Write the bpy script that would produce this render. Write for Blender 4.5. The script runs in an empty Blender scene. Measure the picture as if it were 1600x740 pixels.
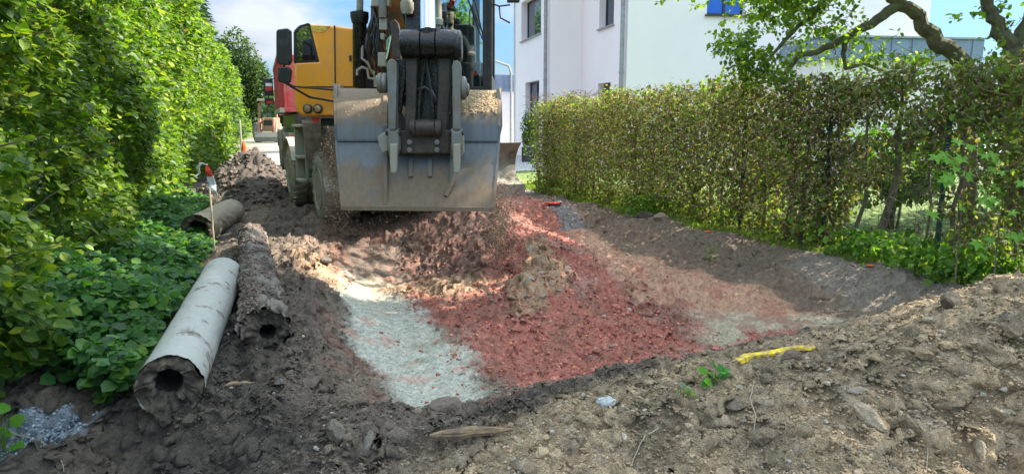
import bpy, bmesh, math, random
import numpy as np
from mathutils import Vector, Matrix
random.seed(7); RNG = np.random.default_rng(7)
R = math.radians
sc = bpy.context.scene
COL = sc.collection

# ------------------------------------------------------------------ camera
CH = 1.45; PITCH = R(9.6); F = 1080.0
cd = bpy.data.cameras.new('camera'); cam = bpy.data.objects.new('camera', cd); COL.objects.link(cam)
cam.location = (0, 0, CH); cam.rotation_euler = (R(90) - PITCH, 0, 0)
cd.sensor_width = 36; cd.lens = F / 1600 * 36; cd.clip_start = 0.05; cd.clip_end = 3000
sc.camera = cam

# ------------------------------------------------------------------ sky, sun, exposure
SUN_EL = R(43); SUN_H = Vector((0.955, 0.297)).normalized()
w = bpy.data.worlds.new('World'); sc.world = w; w.use_nodes = True
nt = w.node_tree; nt.nodes.clear()
out = nt.nodes.new('ShaderNodeOutputWorld'); bg = nt.nodes.new('ShaderNodeBackground')
sky = nt.nodes.new('ShaderNodeTexSky'); sky.sky_type = 'NISHITA'; sky.sun_disc = False
sky.sun_elevation = SUN_EL; sky.sun_rotation = math.atan2(SUN_H.x, SUN_H.y)
sky.air_density = 1.0; sky.dust_density = 0.6; sky.ozone_density = 1.6
tc = nt.nodes.new('ShaderNodeTexCoord'); mp = nt.nodes.new('ShaderNodeMapping'); mp.inputs['Scale'].default_value = (1, 1, 2.6)
mp.inputs['Location'].default_value = (0.35, 0.1, 0.2)
n1 = nt.nodes.new('ShaderNodeTexNoise'); n1.inputs['Scale'].default_value = 3.1; n1.inputs['Detail'].default_value = 9; n1.inputs['Roughness'].default_value = 0.52
cr = nt.nodes.new('ShaderNodeValToRGB'); cr.color_ramp.elements[0].position = 0.50; cr.color_ramp.elements[1].position = 0.64
n2 = nt.nodes.new('ShaderNodeTexNoise'); n2.inputs['Scale'].default_value = 4.0; n2.inputs['Detail'].default_value = 6
cr2 = nt.nodes.new('ShaderNodeValToRGB')
cr2.color_ramp.elements[0].position = 0.35; cr2.color_ramp.elements[0].color = (0.95, 1.15, 1.6, 1)
cr2.color_ramp.elements[1].position = 0.62; cr2.color_ramp.elements[1].color = (2.2, 2.4, 2.6, 1)
mx = nt.nodes.new('ShaderNodeMixRGB')
L = nt.links.new
sp = nt.nodes.new('ShaderNodeSeparateXYZ'); el = nt.nodes.new('ShaderNodeMapRange'); el.inputs[1].default_value = 0.0; el.inputs[2].default_value = 0.45; el.inputs[3].default_value = 0.27; el.inputs[4].default_value = 0.80
skm = nt.nodes.new('ShaderNodeVectorMath'); skm.operation = 'SCALE'; tint = nt.nodes.new('ShaderNodeMixRGB'); tint.blend_type = 'MULTIPLY'; tint.inputs[0].default_value = 1; tint.inputs[2].default_value = (0.62, 0.86, 1.12, 1)
L(tc.outputs['Generated'], sp.inputs[0]); L(sp.outputs['Z'], el.inputs[0]); L(sky.outputs[0], tint.inputs[1]); L(tint.outputs[0], skm.inputs[0]); L(el.outputs[0], skm.inputs['Scale'])
L(tc.outputs['Generated'], mp.inputs['Vector']); L(mp.outputs[0], n1.inputs['Vector']); L(mp.outputs[0], n2.inputs['Vector'])
L(n1.outputs['Fac'], cr.inputs[0]); L(n2.outputs['Fac'], cr2.inputs[0])
L(cr.outputs[0], mx.inputs[0]); L(skm.outputs[0], mx.inputs[1]); L(cr2.outputs[0], mx.inputs[2])
hi = nt.nodes.new('ShaderNodeMapRange'); hi.inputs[1].default_value = 0.22; hi.inputs[2].default_value = 0.6; L(sp.outputs['Z'], hi.inputs[0])
warm = nt.nodes.new('ShaderNodeMixRGB'); warm.blend_type = 'MULTIPLY'; warm.inputs[2].default_value = (5.3, 3.9, 2.35, 1); L(hi.outputs[0], warm.inputs[0]); L(mx.outputs[0], warm.inputs[1])
L(warm.outputs[0], bg.inputs[0]); bg.inputs[1].default_value = 0.13; L(bg.outputs[0], out.inputs[0])
sd = bpy.data.lights.new('sun', 'SUN'); sd.energy = 5.0; sd.angle = R(0.53); sd.color = (1.0, 0.93, 0.80)
sun = bpy.data.objects.new('sun', sd); COL.objects.link(sun)
SUND = Vector((SUN_H.x * math.cos(SUN_EL), SUN_H.y * math.cos(SUN_EL), math.sin(SUN_EL)))
sun.rotation_euler = SUND.to_track_quat('Z', 'Y').to_euler(); sun.location = (30, 20, 40)
sc.view_settings.view_transform = 'Standard'; sc.view_settings.look = 'None'
sc.view_settings.exposure = 1.66; sc.view_settings.gamma = 1
sc.render.engine = 'CYCLES'
sc.cycles.max_bounces = 8; sc.cycles.diffuse_bounces = 4; sc.cycles.transparent_max_bounces = 12

# ------------------------------------------------------------------ helpers
def ray(px, py):
    c, s = math.cos(PITCH), math.sin(PITCH)
    u = (370 - py) / F
    return Vector(((px - 800) / F, c + u * s, -s + u * c))
def U(px, py, Y):
    d = ray(px, py); return Vector((0, 0, CH)) + d * (Y / d.y)
def G(px, py, z=0.0):
    d = ray(px, py); return Vector((0, 0, CH)) + d * ((z - CH) / d.z)

def tag(o, label=None, cat=None, group=None, kind=None):
    if label: o['label'] = label
    if cat: o['category'] = cat
    if group: o['group'] = group
    if kind: o['kind'] = kind
    return o
def thing(name, loc, label, cat, group=None):
    o = bpy.data.objects.new(name, None); COL.objects.link(o); o.location = loc
    return tag(o, label, cat, group)

def mesh_np(name, V, Fc, mat=None, col=None, smooth=False, parent=None, org=None, extra=None):
    """V (n,3), Fc list of face arrays [(m,k)...]; col (n,3)"""
    V = np.asarray(V, dtype=np.float32)
    if org is not None: V = V - np.array(org, dtype=np.float32)
    me = bpy.data.meshes.new(name)
    if not isinstance(Fc, list): Fc = [Fc]
    Fc = [np.asarray(f, dtype=np.int32) for f in Fc if len(f)]
    me.vertices.add(len(V)); me.vertices.foreach_set('co', V.ravel())
    nl = sum(f.size for f in Fc); npoly = sum(len(f) for f in Fc)
    me.loops.add(nl); me.polygons.add(npoly)
    me.loops.foreach_set('vertex_index', np.concatenate([f.ravel() for f in Fc]))
    tot = np.concatenate([np.full(len(f), f.shape[1], dtype=np.int32) for f in Fc])
    st = np.concatenate([[0], np.cumsum(tot)[:-1]]).astype(np.int32)
    me.polygons.foreach_set('loop_start', st)
    me.polygons.foreach_set('use_smooth', np.full(npoly, smooth))
    me.update(calc_edges=True); me.validate()
    if col is not None:
        a = me.color_attributes.new('col', 'FLOAT_COLOR', 'POINT')
        c4 = np.ones((len(V), 4), dtype=np.float32); c4[:, :3] = col
        a.data.foreach_set('color', c4.ravel())
    if extra is not None:
        for k, arr in extra.items():
            a = me.attributes.new(k, 'FLOAT', 'POINT'); a.data.foreach_set('value', np.asarray(arr, dtype=np.float32))
    if mat: me.materials.append(mat)
    o = bpy.data.objects.new(name, me); COL.objects.link(o)
    if parent: o.parent = parent
    return o

class MB:
    def __init__(s): s.v = []; s.f = []
    def add(s, vs, fs):
        n = len(s.v); s.v += [Vector(p) for p in vs]; s.f += [tuple(i + n for i in f) for f in fs]; return s
    def box(s, c, d, M=None):
        c = Vector(c); h = [x / 2 for x in d]
        vs = [Vector((a * h[0], b * h[1], e * h[2])) for a in (-1, 1) for b in (-1, 1) for e in (-1, 1)]
        if M is not None: vs = [M @ q for q in vs]
        return s.add([c + q for q in vs], [(0, 1, 3, 2), (4, 6, 7, 5), (0, 4, 5, 1), (2, 3, 7, 6), (0, 2, 6, 4), (1, 5, 7, 3)])
    def beam(s, p0, p1, wd, hd, up=(0, 0, 1), w2=None, h2=None):
        p0 = Vector(p0); p1 = Vector(p1); d = (p1 - p0).normalized(); r = d.cross(Vector(up)).normalized(); u = r.cross(d)
        w2 = w2 or wd; h2 = h2 or hd; vs = []
        for p, a, b in ((p0, wd, hd), (p1, w2, h2)):
            vs += [p - r * a / 2 - u * b / 2, p + r * a / 2 - u * b / 2, p + r * a / 2 + u * b / 2, p - r * a / 2 + u * b / 2]
        return s.add(vs, [(3, 2, 1, 0), (4, 5, 6, 7), (0, 1, 5, 4), (1, 2, 6, 5), (2, 3, 7, 6), (3, 0, 4, 7)])
    def tube(s, pts, r, n=8, caps=True):
        pts = [Vector(p) for p in pts]; m = len(pts)
        rs = r if isinstance(r, (list, tuple)) else [r] * m
        base = len(s.v); prev = None
        for i, p in enumerate(pts):
            t = (pts[min(i + 1, m - 1)] - pts[max(i - 1, 0)]).normalized()
            if prev is None:
                a = Vector((0, 0, 1)) if abs(t.z) < 0.9 else Vector((1, 0, 0)); u = t.cross(a).normalized()
            else: u = (prev - t * prev.dot(t)).normalized()
            prev = u; q = t.cross(u)
            for k in range(n):
                a = 2 * math.pi * k / n; s.v.append(p + (u * math.cos(a) + q * math.sin(a)) * rs[i])
        for i in range(m - 1):
            for k in range(n):
                a = base + i * n + k; b = base + i * n + (k + 1) % n; s.f.append((a, b, b + n, a + n))
        if caps:
            s.f.append(tuple(base + k for k in range(n))[::-1]); s.f.append(tuple(base + (m - 1) * n + k for k in range(n)))
        return s
    def prism(s, poly, vec):
        vec = Vector(vec); n = len(poly); P = [Vector(p) for p in poly]
        fs = [tuple(range(n))[::-1], tuple(range(n, 2 * n))] + [(i, (i + 1) % n, (i + 1) % n + n, i + n) for i in range(n)]
        return s.add(P + [p + vec for p in P], fs)
    def lathe(s, c, ax, prof, n=24, closed=False):
        c = Vector(c); ax = Vector(ax).normalized(); a0 = Vector((0, 0, 1)) if abs(ax.z) < 0.9 else Vector((1, 0, 0))
        u = ax.cross(a0).normalized(); q = ax.cross(u); base = len(s.v); m = len(prof)
        for t, r in prof:
            for k in range(n):
                a = 2 * math.pi * k / n; s.v.append(c + ax * t + (u * math.cos(a) + q * math.sin(a)) * r)
        for i in range(m - 1 + (1 if closed else 0)):
            j = (i + 1) % m
            for k in range(n):
                k2 = (k + 1) % n; s.f.append((base + i * n + k, base + i * n + k2, base + j * n + k2, base + j * n + k))
        if not closed:
            s.f.append(tuple(base + k for k in range(n))[::-1]); s.f.append(tuple(base + (m - 1) * n + k for k in range(n)))
        return s
    def build(s, name, mat, parent=None, org=(0, 0, 0), bevel=0, smooth=False, label=None):
        me = bpy.data.meshes.new(name); o_ = Vector(org)
        me.from_pydata([p - o_ for p in s.v], [], s.f); me.update()
        bm = bmesh.new(); bm.from_mesh(me); bmesh.ops.recalc_face_normals(bm, faces=bm.faces); bm.to_mesh(me); bm.free()
        if smooth:
            me.polygons.foreach_set('use_smooth', [True] * len(me.polygons))
            try: me.set_sharp_from_angle(angle=R(38))
            except Exception: pass
        me.materials.append(mat); o = bpy.data.objects.new(name, me); COL.objects.link(o)
        if parent: o.parent = parent
        if bevel:
            b = o.modifiers.new('bevel', 'BEVEL'); b.width = bevel; b.segments = 2; b.limit_method = 'ANGLE'; b.angle_limit = R(40)
        if label: o['label'] = label
        return o

# ------------------------------------------------------------------ noise
_perm = RNG.permutation(4096); _gr = RNG.uniform(-1, 1, 4096)
def vnoise(x, y, seed=0):
    xi = np.floor(x).astype(np.int64); yi = np.floor(y).astype(np.int64); fx = x - xi; fy = y - yi
    fx = fx * fx * fx * (fx * (fx * 6 - 15) + 10); fy = fy * fy * fy * (fy * (fy * 6 - 15) + 10)
    def h(a, b): return _gr[_perm[(_perm[(a + seed * 131) & 4095] + b) & 4095]]
    return (h(xi, yi) * (1 - fx) + h(xi + 1, yi) * fx) * (1 - fy) + (h(xi, yi + 1) * (1 - fx) + h(xi + 1, yi + 1) * fx) * fy
def fbm(x, y, sc_, oct_=4, seed=0, gain=0.5):
    x = np.asarray(x, dtype=float) / sc_; y = np.asarray(y, dtype=float) / sc_; t = 0; a = 1.0; s_ = 0
    c, s2 = math.cos(0.6), math.sin(0.6)
    for k in range(oct_):
        t = t + a * vnoise(x, y, seed + k); s_ += a; a *= gain; x, y = (x * c - y * s2) * 2.03 + 11.3, (x * s2 + y * c) * 2.03 + 5.7
    return t / s_
def sstep(a, b, x):
    t = np.clip((x - a) / (b - a), 0, 1); return t * t * (3 - 2 * t)

# ------------------------------------------------------------------ materials
def newmat(name):
    m = bpy.data.materials.new(name); m.use_nodes = True; return m, m.node_tree, m.node_tree.nodes['Principled BSDF']
def mat_basic(name, col, rough=0.6, metal=0.0, dirt=None, dscale=6.0, damt=0.5, bump=0.0, bscale=60, spec=0.5, dsharp=0.12):
    m, t, p = newmat(name); N = t.nodes; K = t.links.new
    p.inputs['Roughness'].default_value = rough; p.inputs['Metallic'].default_value = metal
    p.inputs['Specular IOR Level'].default_value = spec
    tc = N.new('ShaderNodeTexCoord')
    n = N.new('ShaderNodeTexNoise'); n.inputs['Scale'].default_value = dscale; n.inputs['Detail'].default_value = 8; n.inputs['Roughness'].default_value = 0.65
    K(tc.outputs['Object'], n.inputs['Vector'])
    if dirt is None: dirt = tuple(c * 0.8 for c in col); 
    mx = N.new('ShaderNodeMixRGB'); mx.inputs[1].default_value = (*col, 1); mx.inputs[2].default_value = (*dirt, 1)
    r = N.new('ShaderNodeMapRange'); c = 1 - damt
    lo = 0.5 + (c - 0.5) * 0.55
    r.inputs[1].default_value = lo - dsharp; r.inputs[2].default_value = lo + dsharp
    K(n.outputs['Fac'], r.inputs[0]); K(r.outputs[0], mx.inputs[0]); K(mx.outputs[0], p.inputs['Base Color'])
    rr = N.new('ShaderNodeMapRange'); rr.inputs[3].default_value = rough; rr.inputs[4].default_value = min(1, rough + 0.3)
    K(r.outputs[0], rr.inputs[0]); K(rr.outputs[0], p.inputs['Roughness'])
    if bump:
        b = N.new('ShaderNodeBump'); b.inputs['Strength'].default_value = 0.6; b.inputs['Distance'].default_value = bump
        n3 = N.new('ShaderNodeTexNoise'); n3.inputs['Scale'].default_value = bscale; n3.inputs['Detail'].default_value = 6
        K(tc.outputs['Object'], n3.inputs['Vector']); K(n3.outputs['Fac'], b.inputs['Height']); K(b.outputs[0], p.inputs['Normal'])
    return m
def mat_leaf(name, trans=0.45, rough=0.5, spec=0.4, tcol=(1.5, 1.7, 0.5)):
    m, t, p = newmat(name); N = t.nodes; K = t.links.new
    a = N.new('ShaderNodeAttribute'); a.attribute_name = 'col'
    K(a.outputs['Color'], p.inputs['Base Color']); p.inputs['Roughness'].default_value = rough; p.inputs['Specular IOR Level'].default_value = spec
    tr = N.new('ShaderNodeBsdfTranslucent'); mu = N.new('ShaderNodeMixRGB'); mu.blend_type = 'MULTIPLY'; mu.inputs[0].default_value = 1
    mu.inputs[2].default_value = (*tcol, 1); K(a.outputs['Color'], mu.inputs[1]); K(mu.outputs[0], tr.inputs['Color'])
    ms = N.new('ShaderNodeMixShader'); ms.inputs[0].default_value = trans
    K(p.outputs[0], ms.inputs[1]); K(tr.outputs[0], ms.inputs[2]); K(ms.outputs[0], N['Material Output'].inputs['Surface'])
    return m
def mat_attr(name, rough=0.9, bump=0.004, bscale=90, spec=0.25, var=0.35):
    m, t, p = newmat(name); N = t.nodes; K = t.links.new
    a = N.new('ShaderNodeAttribute'); a.attribute_name = 'col'
    tc = N.new('ShaderNodeTexCoord')
    n = N.new('ShaderNodeTexNoise'); n.inputs['Scale'].default_value = 45; n.inputs['Detail'].default_value = 8; n.inputs['Roughness'].default_value = 0.75
    K(tc.outputs['Object'], n.inputs['Vector'])
    r = N.new('ShaderNodeMapRange'); r.inputs[1].default_value = 0.3; r.inputs[2].default_value = 0.7
    r.inputs[3].default_value = 1 - var; r.inputs[4].default_value = 1 + var
    K(n.outputs['Fac'], r.inputs[0])
    nf = N.new('ShaderNodeTexNoise'); nf.inputs['Scale'].default_value = 210; nf.inputs['Detail'].default_value = 3; K(tc.outputs['Object'], nf.inputs['Vector'])
    rf = N.new('ShaderNodeMapRange'); rf.inputs[1].default_value = 0.32; rf.inputs[2].default_value = 0.68; rf.inputs[3].default_value = 1 - var * 1.1; rf.inputs[4].default_value = 1 + var * 1.3; K(nf.outputs['Fac'], rf.inputs[0])
    mm = N.new('ShaderNodeMath'); mm.operation = 'MULTIPLY'; K(r.outputs[0], mm.inputs[0]); K(rf.outputs[0], mm.inputs[1])
    mu = N.new('ShaderNodeVectorMath'); mu.operation = 'SCALE'
    K(a.outputs['Color'], mu.inputs[0]); K(mm.outputs[0], mu.inputs['Scale']); K(mu.outputs[0], p.inputs['Base Color'])
    p.inputs['Roughness'].default_value = rough; p.inputs['Specular IOR Level'].default_value = spec
    b = N.new('ShaderNodeBump'); b.inputs['Strength'].default_value = 0.9; b.inputs['Distance'].default_value = bump
    v = N.new('ShaderNodeTexNoise'); v.inputs['Scale'].default_value = bscale; v.inputs['Detail'].default_value = 7; v.inputs['Roughness'].default_value = 0.7
    K(tc.outputs['Object'], v.inputs['Vector']); K(v.outputs['Fac'], b.inputs['Height']); K(b.outputs[0], p.inputs['Normal'])
    return m
def mat_glass(name, tint=(0.75, 0.85, 0.85), refl=0.12):
    m, t, p = newmat(name); N = t.nodes; K = t.links.new; N.remove(p)
    a = N.new('ShaderNodeBsdfTransparent'); a.inputs[0].default_value = (*tint, 1)
    g = N.new('ShaderNodeBsdfGlossy'); g.inputs['Roughness'].default_value = 0.02
    s = N.new('ShaderNodeMixShader'); s.inputs[0].default_value = refl
    K(a.outputs[0], s.inputs[1]); K(g.outputs[0], s.inputs[2]); K(s.outputs[0], N['Material Output'].inputs['Surface']); return m

DUST = (0.24, 0.19, 0.135)
M = {}
M['soil'] = mat_attr('soil_ground', bump=0.013, bscale=85)
M['stone'] = mat_attr('loose_stone', bump=0.003, bscale=120, var=0.3)
M['leaf'] = mat_leaf('leaf')
M['leaf_fine'] = mat_leaf('leaf_backlit', trans=0.5, rough=0.6, spec=0.3)
M['bark'] = mat_basic('bark', (0.095, 0.07, 0.05), 0.9, dirt=(0.15, 0.15, 0.075), dscale=9, damt=0.5, bump=0.01, bscale=40)
M['twig'] = mat_basic('twig', (0.22, 0.165, 0.12), 0.9, dirt=(0.11, 0.085, 0.06), dscale=5)
M['orange'] = mat_basic('orange_paint', (0.90, 0.36, 0.025), 0.32, dirt=(0.72, 0.32, 0.05), dscale=3, damt=0.35)
M['orange_dirty'] = mat_basic('dusty_orange_paint', (0.42, 0.16, 0.025), 0.6, dirt=(0.16, 0.10, 0.055), dscale=7, damt=0.55, bump=0.002)
M['black'] = mat_basic('black_plastic', (0.018, 0.018, 0.018), 0.45, dirt=(0.06, 0.055, 0.045), dscale=9, damt=0.25)
M['grease'] = mat_basic('greasy_black_steel', (0.006, 0.006, 0.007), 0.26, dirt=(0.03, 0.022, 0.018), dscale=16, damt=0.32, bump=0.010, bscale=38)
M['brownsteel'] = mat_basic('oily_brown_steel', (0.030, 0.022, 0.018), 0.5, dirt=(0.085, 0.062, 0.046), dscale=11, damt=0.42, bump=0.006, bscale=45)
M['steel'] = mat_basic('worn_grey_steel', (0.20, 0.215, 0.215), 0.42, 0.3, dirt=(0.20, 0.165, 0.13), dscale=6, damt=0.5, bump=0.002)
M['rub'] = mat_basic('dusty_rubber', (0.10, 0.092, 0.082), 0.85, dirt=(0.25, 0.215, 0.17), dscale=7, damt=0.6, bump=0.004)
M['greysteel'] = mat_basic('dusty_grey_paint', (0.29, 0.295, 0.26), 0.7, dirt=(0.36, 0.31, 0.23), dscale=5, damt=0.5)
M['blade'] = mat_basic('scraped_blade_steel', (0.27, 0.25, 0.21), 0.65, 0.1, dirt=(0.13, 0.10, 0.075), dscale=5, damt=0.45)
M['flap'] = mat_basic('dusty_mud_flap', (.10, .085, .065), .9, dirt=(.19, .155, .115), dscale=8, damt=.5)
M['chrome'] = mat_basic('chrome_rod', (0.42, 0.47, 0.56), 0.16, 1.0, dirt=(0.34, 0.36, 0.40), dscale=4, damt=0.2)
M['dustred'] = mat_basic('faded_orange_red', (.38, .13, .08), .6, dirt=(.25, .17, .12), dscale=5, damt=.5)
M['red'] = mat_basic('red_paint', (0.52, 0.045, 0.055), 0.45, dirt=(0.42, 0.13, 0.11), dscale=4, damt=0.45)
M['bright_red'] = mat_basic('bright_red', (0.7, 0.05, 0.03), 0.5)
M['orange_plastic'] = mat_basic('orange_plastic', (0.85, 0.14, 0.03), 0.5)
M['white_tape'] = mat_basic('white_tape', (0.8, 0.8, 0.82), 0.5)
M['yellow'] = mat_basic('yellow_plastic', (0.85, 0.58, 0.02), 0.5, dirt=(0.30, 0.21, 0.10), dscale=22, damt=0.48)
M['glass'] = mat_glass('cab_glass'); M['dkglass'] = mat_glass('dark_glass', (0.16, 0.19, 0.2), 0.25)
M['lamp'] = mat_basic('lamp_lens', (0.45, 0.3, 0.16), 0.1, 0.3)
M['render'] = mat_basic('white_render', (0.82, 0.78, 0.78), 0.9, dirt=(0.78, 0.745, 0.745), dscale=0.6, damt=0.5, bump=0.002, bscale=80)
M['frame'] = mat_basic('anthracite_frame', (0.03, 0.034, 0.04), 0.4)
M['zinc'] = mat_basic('zinc_sheet', (0.23, 0.29, 0.42), 0.5, 0.15, dirt=(0.19, 0.245, 0.36), dscale=2)
M['downpipe'] = mat_basic('zinc_pipe', (0.36, 0.38, 0.39), 0.4, 0.6)
M['green_post'] = mat_basic('green_coated_steel', (0.006, 0.05, 0.035), 0.5)
M['wire'] = mat_basic('fence_wire', (0.05, 0.08, 0.06), 0.5)
M['skin'] = mat_basic('skin', (0.50, 0.29, 0.20), 0.55, dirt=(0.46, 0.25, 0.17)); M['shirt'] = mat_basic('dark_jacket', (0.022, 0.026, 0.03), 0.9)
M['trouser'] = mat_basic('dark_trousers', (0.02, 0.03, 0.022), 0.9)
M['hair'] = mat_basic('dark_hair', (0.015, 0.012, 0.01), 0.8)
M['wood'] = mat_basic('split_wood', (0.34, 0.23, 0.12), 0.8, dirt=(0.14, 0.10, 0.07), dscale=14, damt=0.5, bump=0.004)
M['stake'] = mat_basic('stake_wood', (0.42, 0.34, 0.24), 0.8)
M['root'] = mat_basic('pale_root', (0.42, 0.33, 0.23), 0.85)
M['planter'] = mat_basic('planter_grey', (0.05, 0.055, 0.06), 0.6)
# blue-reflecting window glass (a mirror-like pane, no see-through)
m_, t_, p_ = newmat('window_pane'); p_.inputs['Base Color'].default_value = (0.03, 0.05, 0.07, 1); p_.inputs['Roughness'].default_value = 0.04; p_.inputs['Metallic'].default_value = 0.0; p_.inputs['Specular IOR Level'].default_value = 1.0; M['pane'] = m_
m_, t_, p_ = newmat('blue_blind_pane'); p_.inputs['Base Color'].default_value = (0.03, 0.13, 0.55, 1); p_.inputs['Roughness'].default_value = 0.15; M['bluepane'] = m_

# bucket steel: grey-blue worn metal with brown soil crust towards lip
def bucket_mat():
    m, t, p = newmat('bucket_steel'); N = t.nodes; K = t.links.new
    tc = N.new('ShaderNodeTexCoord'); se = N.new('ShaderNodeSeparateXYZ'); K(tc.outputs['Object'], se.inputs[0])
    n = N.new('ShaderNodeTexNoise'); n.inputs['Scale'].default_value = 3.5; n.inputs['Detail'].default_value = 9; n.inputs['Roughness'].default_value = 0.62; K(tc.outputs['Object'], n.inputs[0])
    mp = N.new('ShaderNodeMapping'); mp.inputs['Scale'].default_value = (14, 14, 1.2); K(tc.outputs['Object'], mp.inputs[0])
    n2 = N.new('ShaderNodeTexNoise'); n2.inputs['Scale'].default_value = 2.2; n2.inputs['Detail'].default_value = 6; K(mp.outputs[0], n2.inputs[0])
    z = N.new('ShaderNodeMapRange'); z.inputs[1].default_value = 1.18; z.inputs[2].default_value = 0.62; z.inputs[3].default_value = -0.10; z.inputs[4].default_value = 0.44; K(se.outputs['Z'], z.inputs[0])
    zt = N.new('ShaderNodeMapRange'); zt.inputs[1].default_value = 1.34; zt.inputs[2].default_value = 1.56; zt.inputs[3].default_value = 0; zt.inputs[4].default_value = .46; K(se.outputs['Z'], zt.inputs[0])
    ad = N.new('ShaderNodeMath'); ad.operation = 'ADD'; a0_ = N.new('ShaderNodeMath'); a0_.operation = 'ADD'; K(z.outputs[0], a0_.inputs[0]); K(zt.outputs[0], a0_.inputs[1]); K(n.outputs['Fac'], ad.inputs[0]); K(a0_.outputs[0], ad.inputs[1])
    n3 = N.new('ShaderNodeTexNoise'); n3.inputs['Scale'].default_value = 40; n3.inputs['Detail'].default_value = 5; K(tc.outputs['Object'], n3.inputs[0])
    ml = N.new('ShaderNodeMath'); ml.operation = 'MULTIPLY_ADD'; ml.inputs[1].default_value = 0.25; K(n3.outputs['Fac'], ml.inputs[0]); K(ad.outputs[0], ml.inputs[2])
    r = N.new('ShaderNodeMapRange'); r.inputs[1].default_value = 0.60; r.inputs[2].default_value = 0.82; K(ml.outputs[0], r.inputs[0])
    st = N.new('ShaderNodeMixRGB'); st.inputs[1].default_value = (0.075, 0.09, 0.10, 1); st.inputs[2].default_value = (0.155, 0.172, 0.18, 1); K(n2.outputs['Fac'], st.inputs[0])
    dr = N.new('ShaderNodeMixRGB'); dr.inputs[1].default_value = (0.15, 0.10, 0.062, 1); dr.inputs[2].default_value = (0.25, 0.185, 0.125, 1); K(n2.outputs['Fac'], dr.inputs[0])
    mx = N.new('ShaderNodeMixRGB'); K(r.outputs[0], mx.inputs[0]); K(st.outputs[0], mx.inputs[1]); K(dr.outputs[0], mx.inputs[2])
    K(mx.outputs[0], p.inputs['Base Color'])
    mt = N.new('ShaderNodeMapRange'); mt.inputs[3].default_value = 0.25; mt.inputs[4].default_value = 0.0; K(r.outputs[0], mt.inputs[0]); K(mt.outputs[0], p.inputs['Metallic'])
    ro = N.new('ShaderNodeMapRange'); ro.inputs[3].default_value = 0.5; ro.inputs[4].default_value = 0.9; K(r.outputs[0], ro.inputs[0]); K(ro.outputs[0], p.inputs['Roughness'])
    b = N.new('ShaderNodeBump'); b.inputs['Distance'].default_value = 0.003; b.inputs['Strength'].default_value = 0.6; K(ml.outputs[0], b.inputs['Height']); K(b.outputs[0], p.inputs['Normal'])
    return m
M['bucket'] = bucket_mat()
# log surfaces: pale weathered wood with brown soil smears
def pipe_mat(name, c1, c2, c3, amt):
    m, t, p = newmat(name); N = t.nodes; K = t.links.new
    tc = N.new('ShaderNodeTexCoord')
    n = N.new('ShaderNodeTexNoise'); n.inputs['Scale'].default_value = 4; n.inputs['Detail'].default_value = 10; n.inputs['Roughness'].default_value = 0.7; K(tc.outputs['Object'], n.inputs[0])
    n2 = N.new('ShaderNodeTexNoise'); n2.inputs['Scale'].default_value = 26; n2.inputs['Detail'].default_value = 6; K(tc.outputs['Object'], n2.inputs[0])
    a = N.new('ShaderNodeMixRGB'); a.inputs[1].default_value = (*c1, 1); a.inputs[2].default_value = (*c2, 1); K(n2.outputs['Fac'], a.inputs[0])
    r = N.new('ShaderNodeMapRange'); r.inputs[1].default_value = amt; r.inputs[2].default_value = amt + 0.07; K(n.outputs['Fac'], r.inputs[0])
    b = N.new('ShaderNodeMixRGB'); b.inputs[2].default_value = (*c3, 1); K(r.outputs[0], b.inputs[0]); K(a.outputs[0], b.inputs[1]); K(b.outputs[0], p.inputs['Base Color'])
    p.inputs['Roughness'].default_value = 0.85
    bp = N.new('ShaderNodeBump'); bp.inputs['Distance'].default_value = 0.006; K(n2.outputs['Fac'], bp.inputs['Height']); K(bp.outputs[0], p.inputs['Normal'])
    return m
M['pipe_white'] = pipe_mat('pale_cement', (0.35, 0.345, 0.31), (0.47, 0.46, 0.42), (0.15, 0.12, 0.095), 0.56)
M['pipe_dirty'] = pipe_mat('soil_crusted_cement', (0.13, 0.105, 0.085), (0.23, 0.19, 0.16), (0.065, 0.052, 0.045), 0.50)
M['pipe_tan'] = pipe_mat('stained_cement', (0.34, 0.28, 0.20), (0.24, 0.19, 0.13), (0.12, 0.09, 0.065), 0.58)
M['pipe_end'] = mat_basic('packed_soil', (0.06, 0.045, 0.034), 0.95, dirt=(0.17, 0.13, 0.095), dscale=20, damt=0.4, bump=0.012, bscale=35)
M['cavity'] = mat_basic('dark_hollow', (0.02, 0.015, 0.012), 0.8, dirt=(0.045, 0.034, 0.027), dscale=30, damt=0.4, bump=0.01, bscale=50)  # near-black brown inside the hole of the log ends

# ================================================================== GROUND
CP = []
def cp(lst, z=None):
    for e in lst:
        p = G(e[0], e[1], e[2] if z is None else z); CP.append((p.x, p.y, p.z))
cp([(1520, 440), (1400, 412), (1280, 390), (1150, 362), (1000, 330), (900, 312), (830, 295)], 0.0)
cp([(1400, 430), (1250, 402), (1100, 372), (980, 347), (900, 330), (1470, 450)], 0.01)
cp([(1450, 485), (1300, 462), (1180, 428), (1080, 402), (1000, 382), (930, 358)], -0.20)
cp([(950, 380), (1050, 440), (1150, 455), (1000, 405), (900, 368)], -0.20)
cp([(1250, 500), (1150, 500), (1330, 500), (1200, 540), (1100, 490), (1300, 530)], -0.27)
cp([(1000, 500), (900, 520), (1000, 570), (800, 540), (920, 480), (750, 500), (1080, 550), (850, 580), (700, 470)], -0.27)
cp([(800, 325, .05), (825, 365, .10), (838, 400, .14), (885, 432, -.08), (905, 385, -.15), (860, 345, -.05), (790, 400, -.06), (800, 450, -.2)])
cp([(560, 340, .0), (650, 332, .14), (730, 332, .20), (765, 375, .04), (700, 420, -.25), (640, 400, -.26), (570, 385, -.15), (520, 395, -.12)])
cp([(580, 430), (560, 480), (620, 520), (680, 560), (660, 620), (600, 560), (720, 600), (610, 460)], -0.33)
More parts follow.
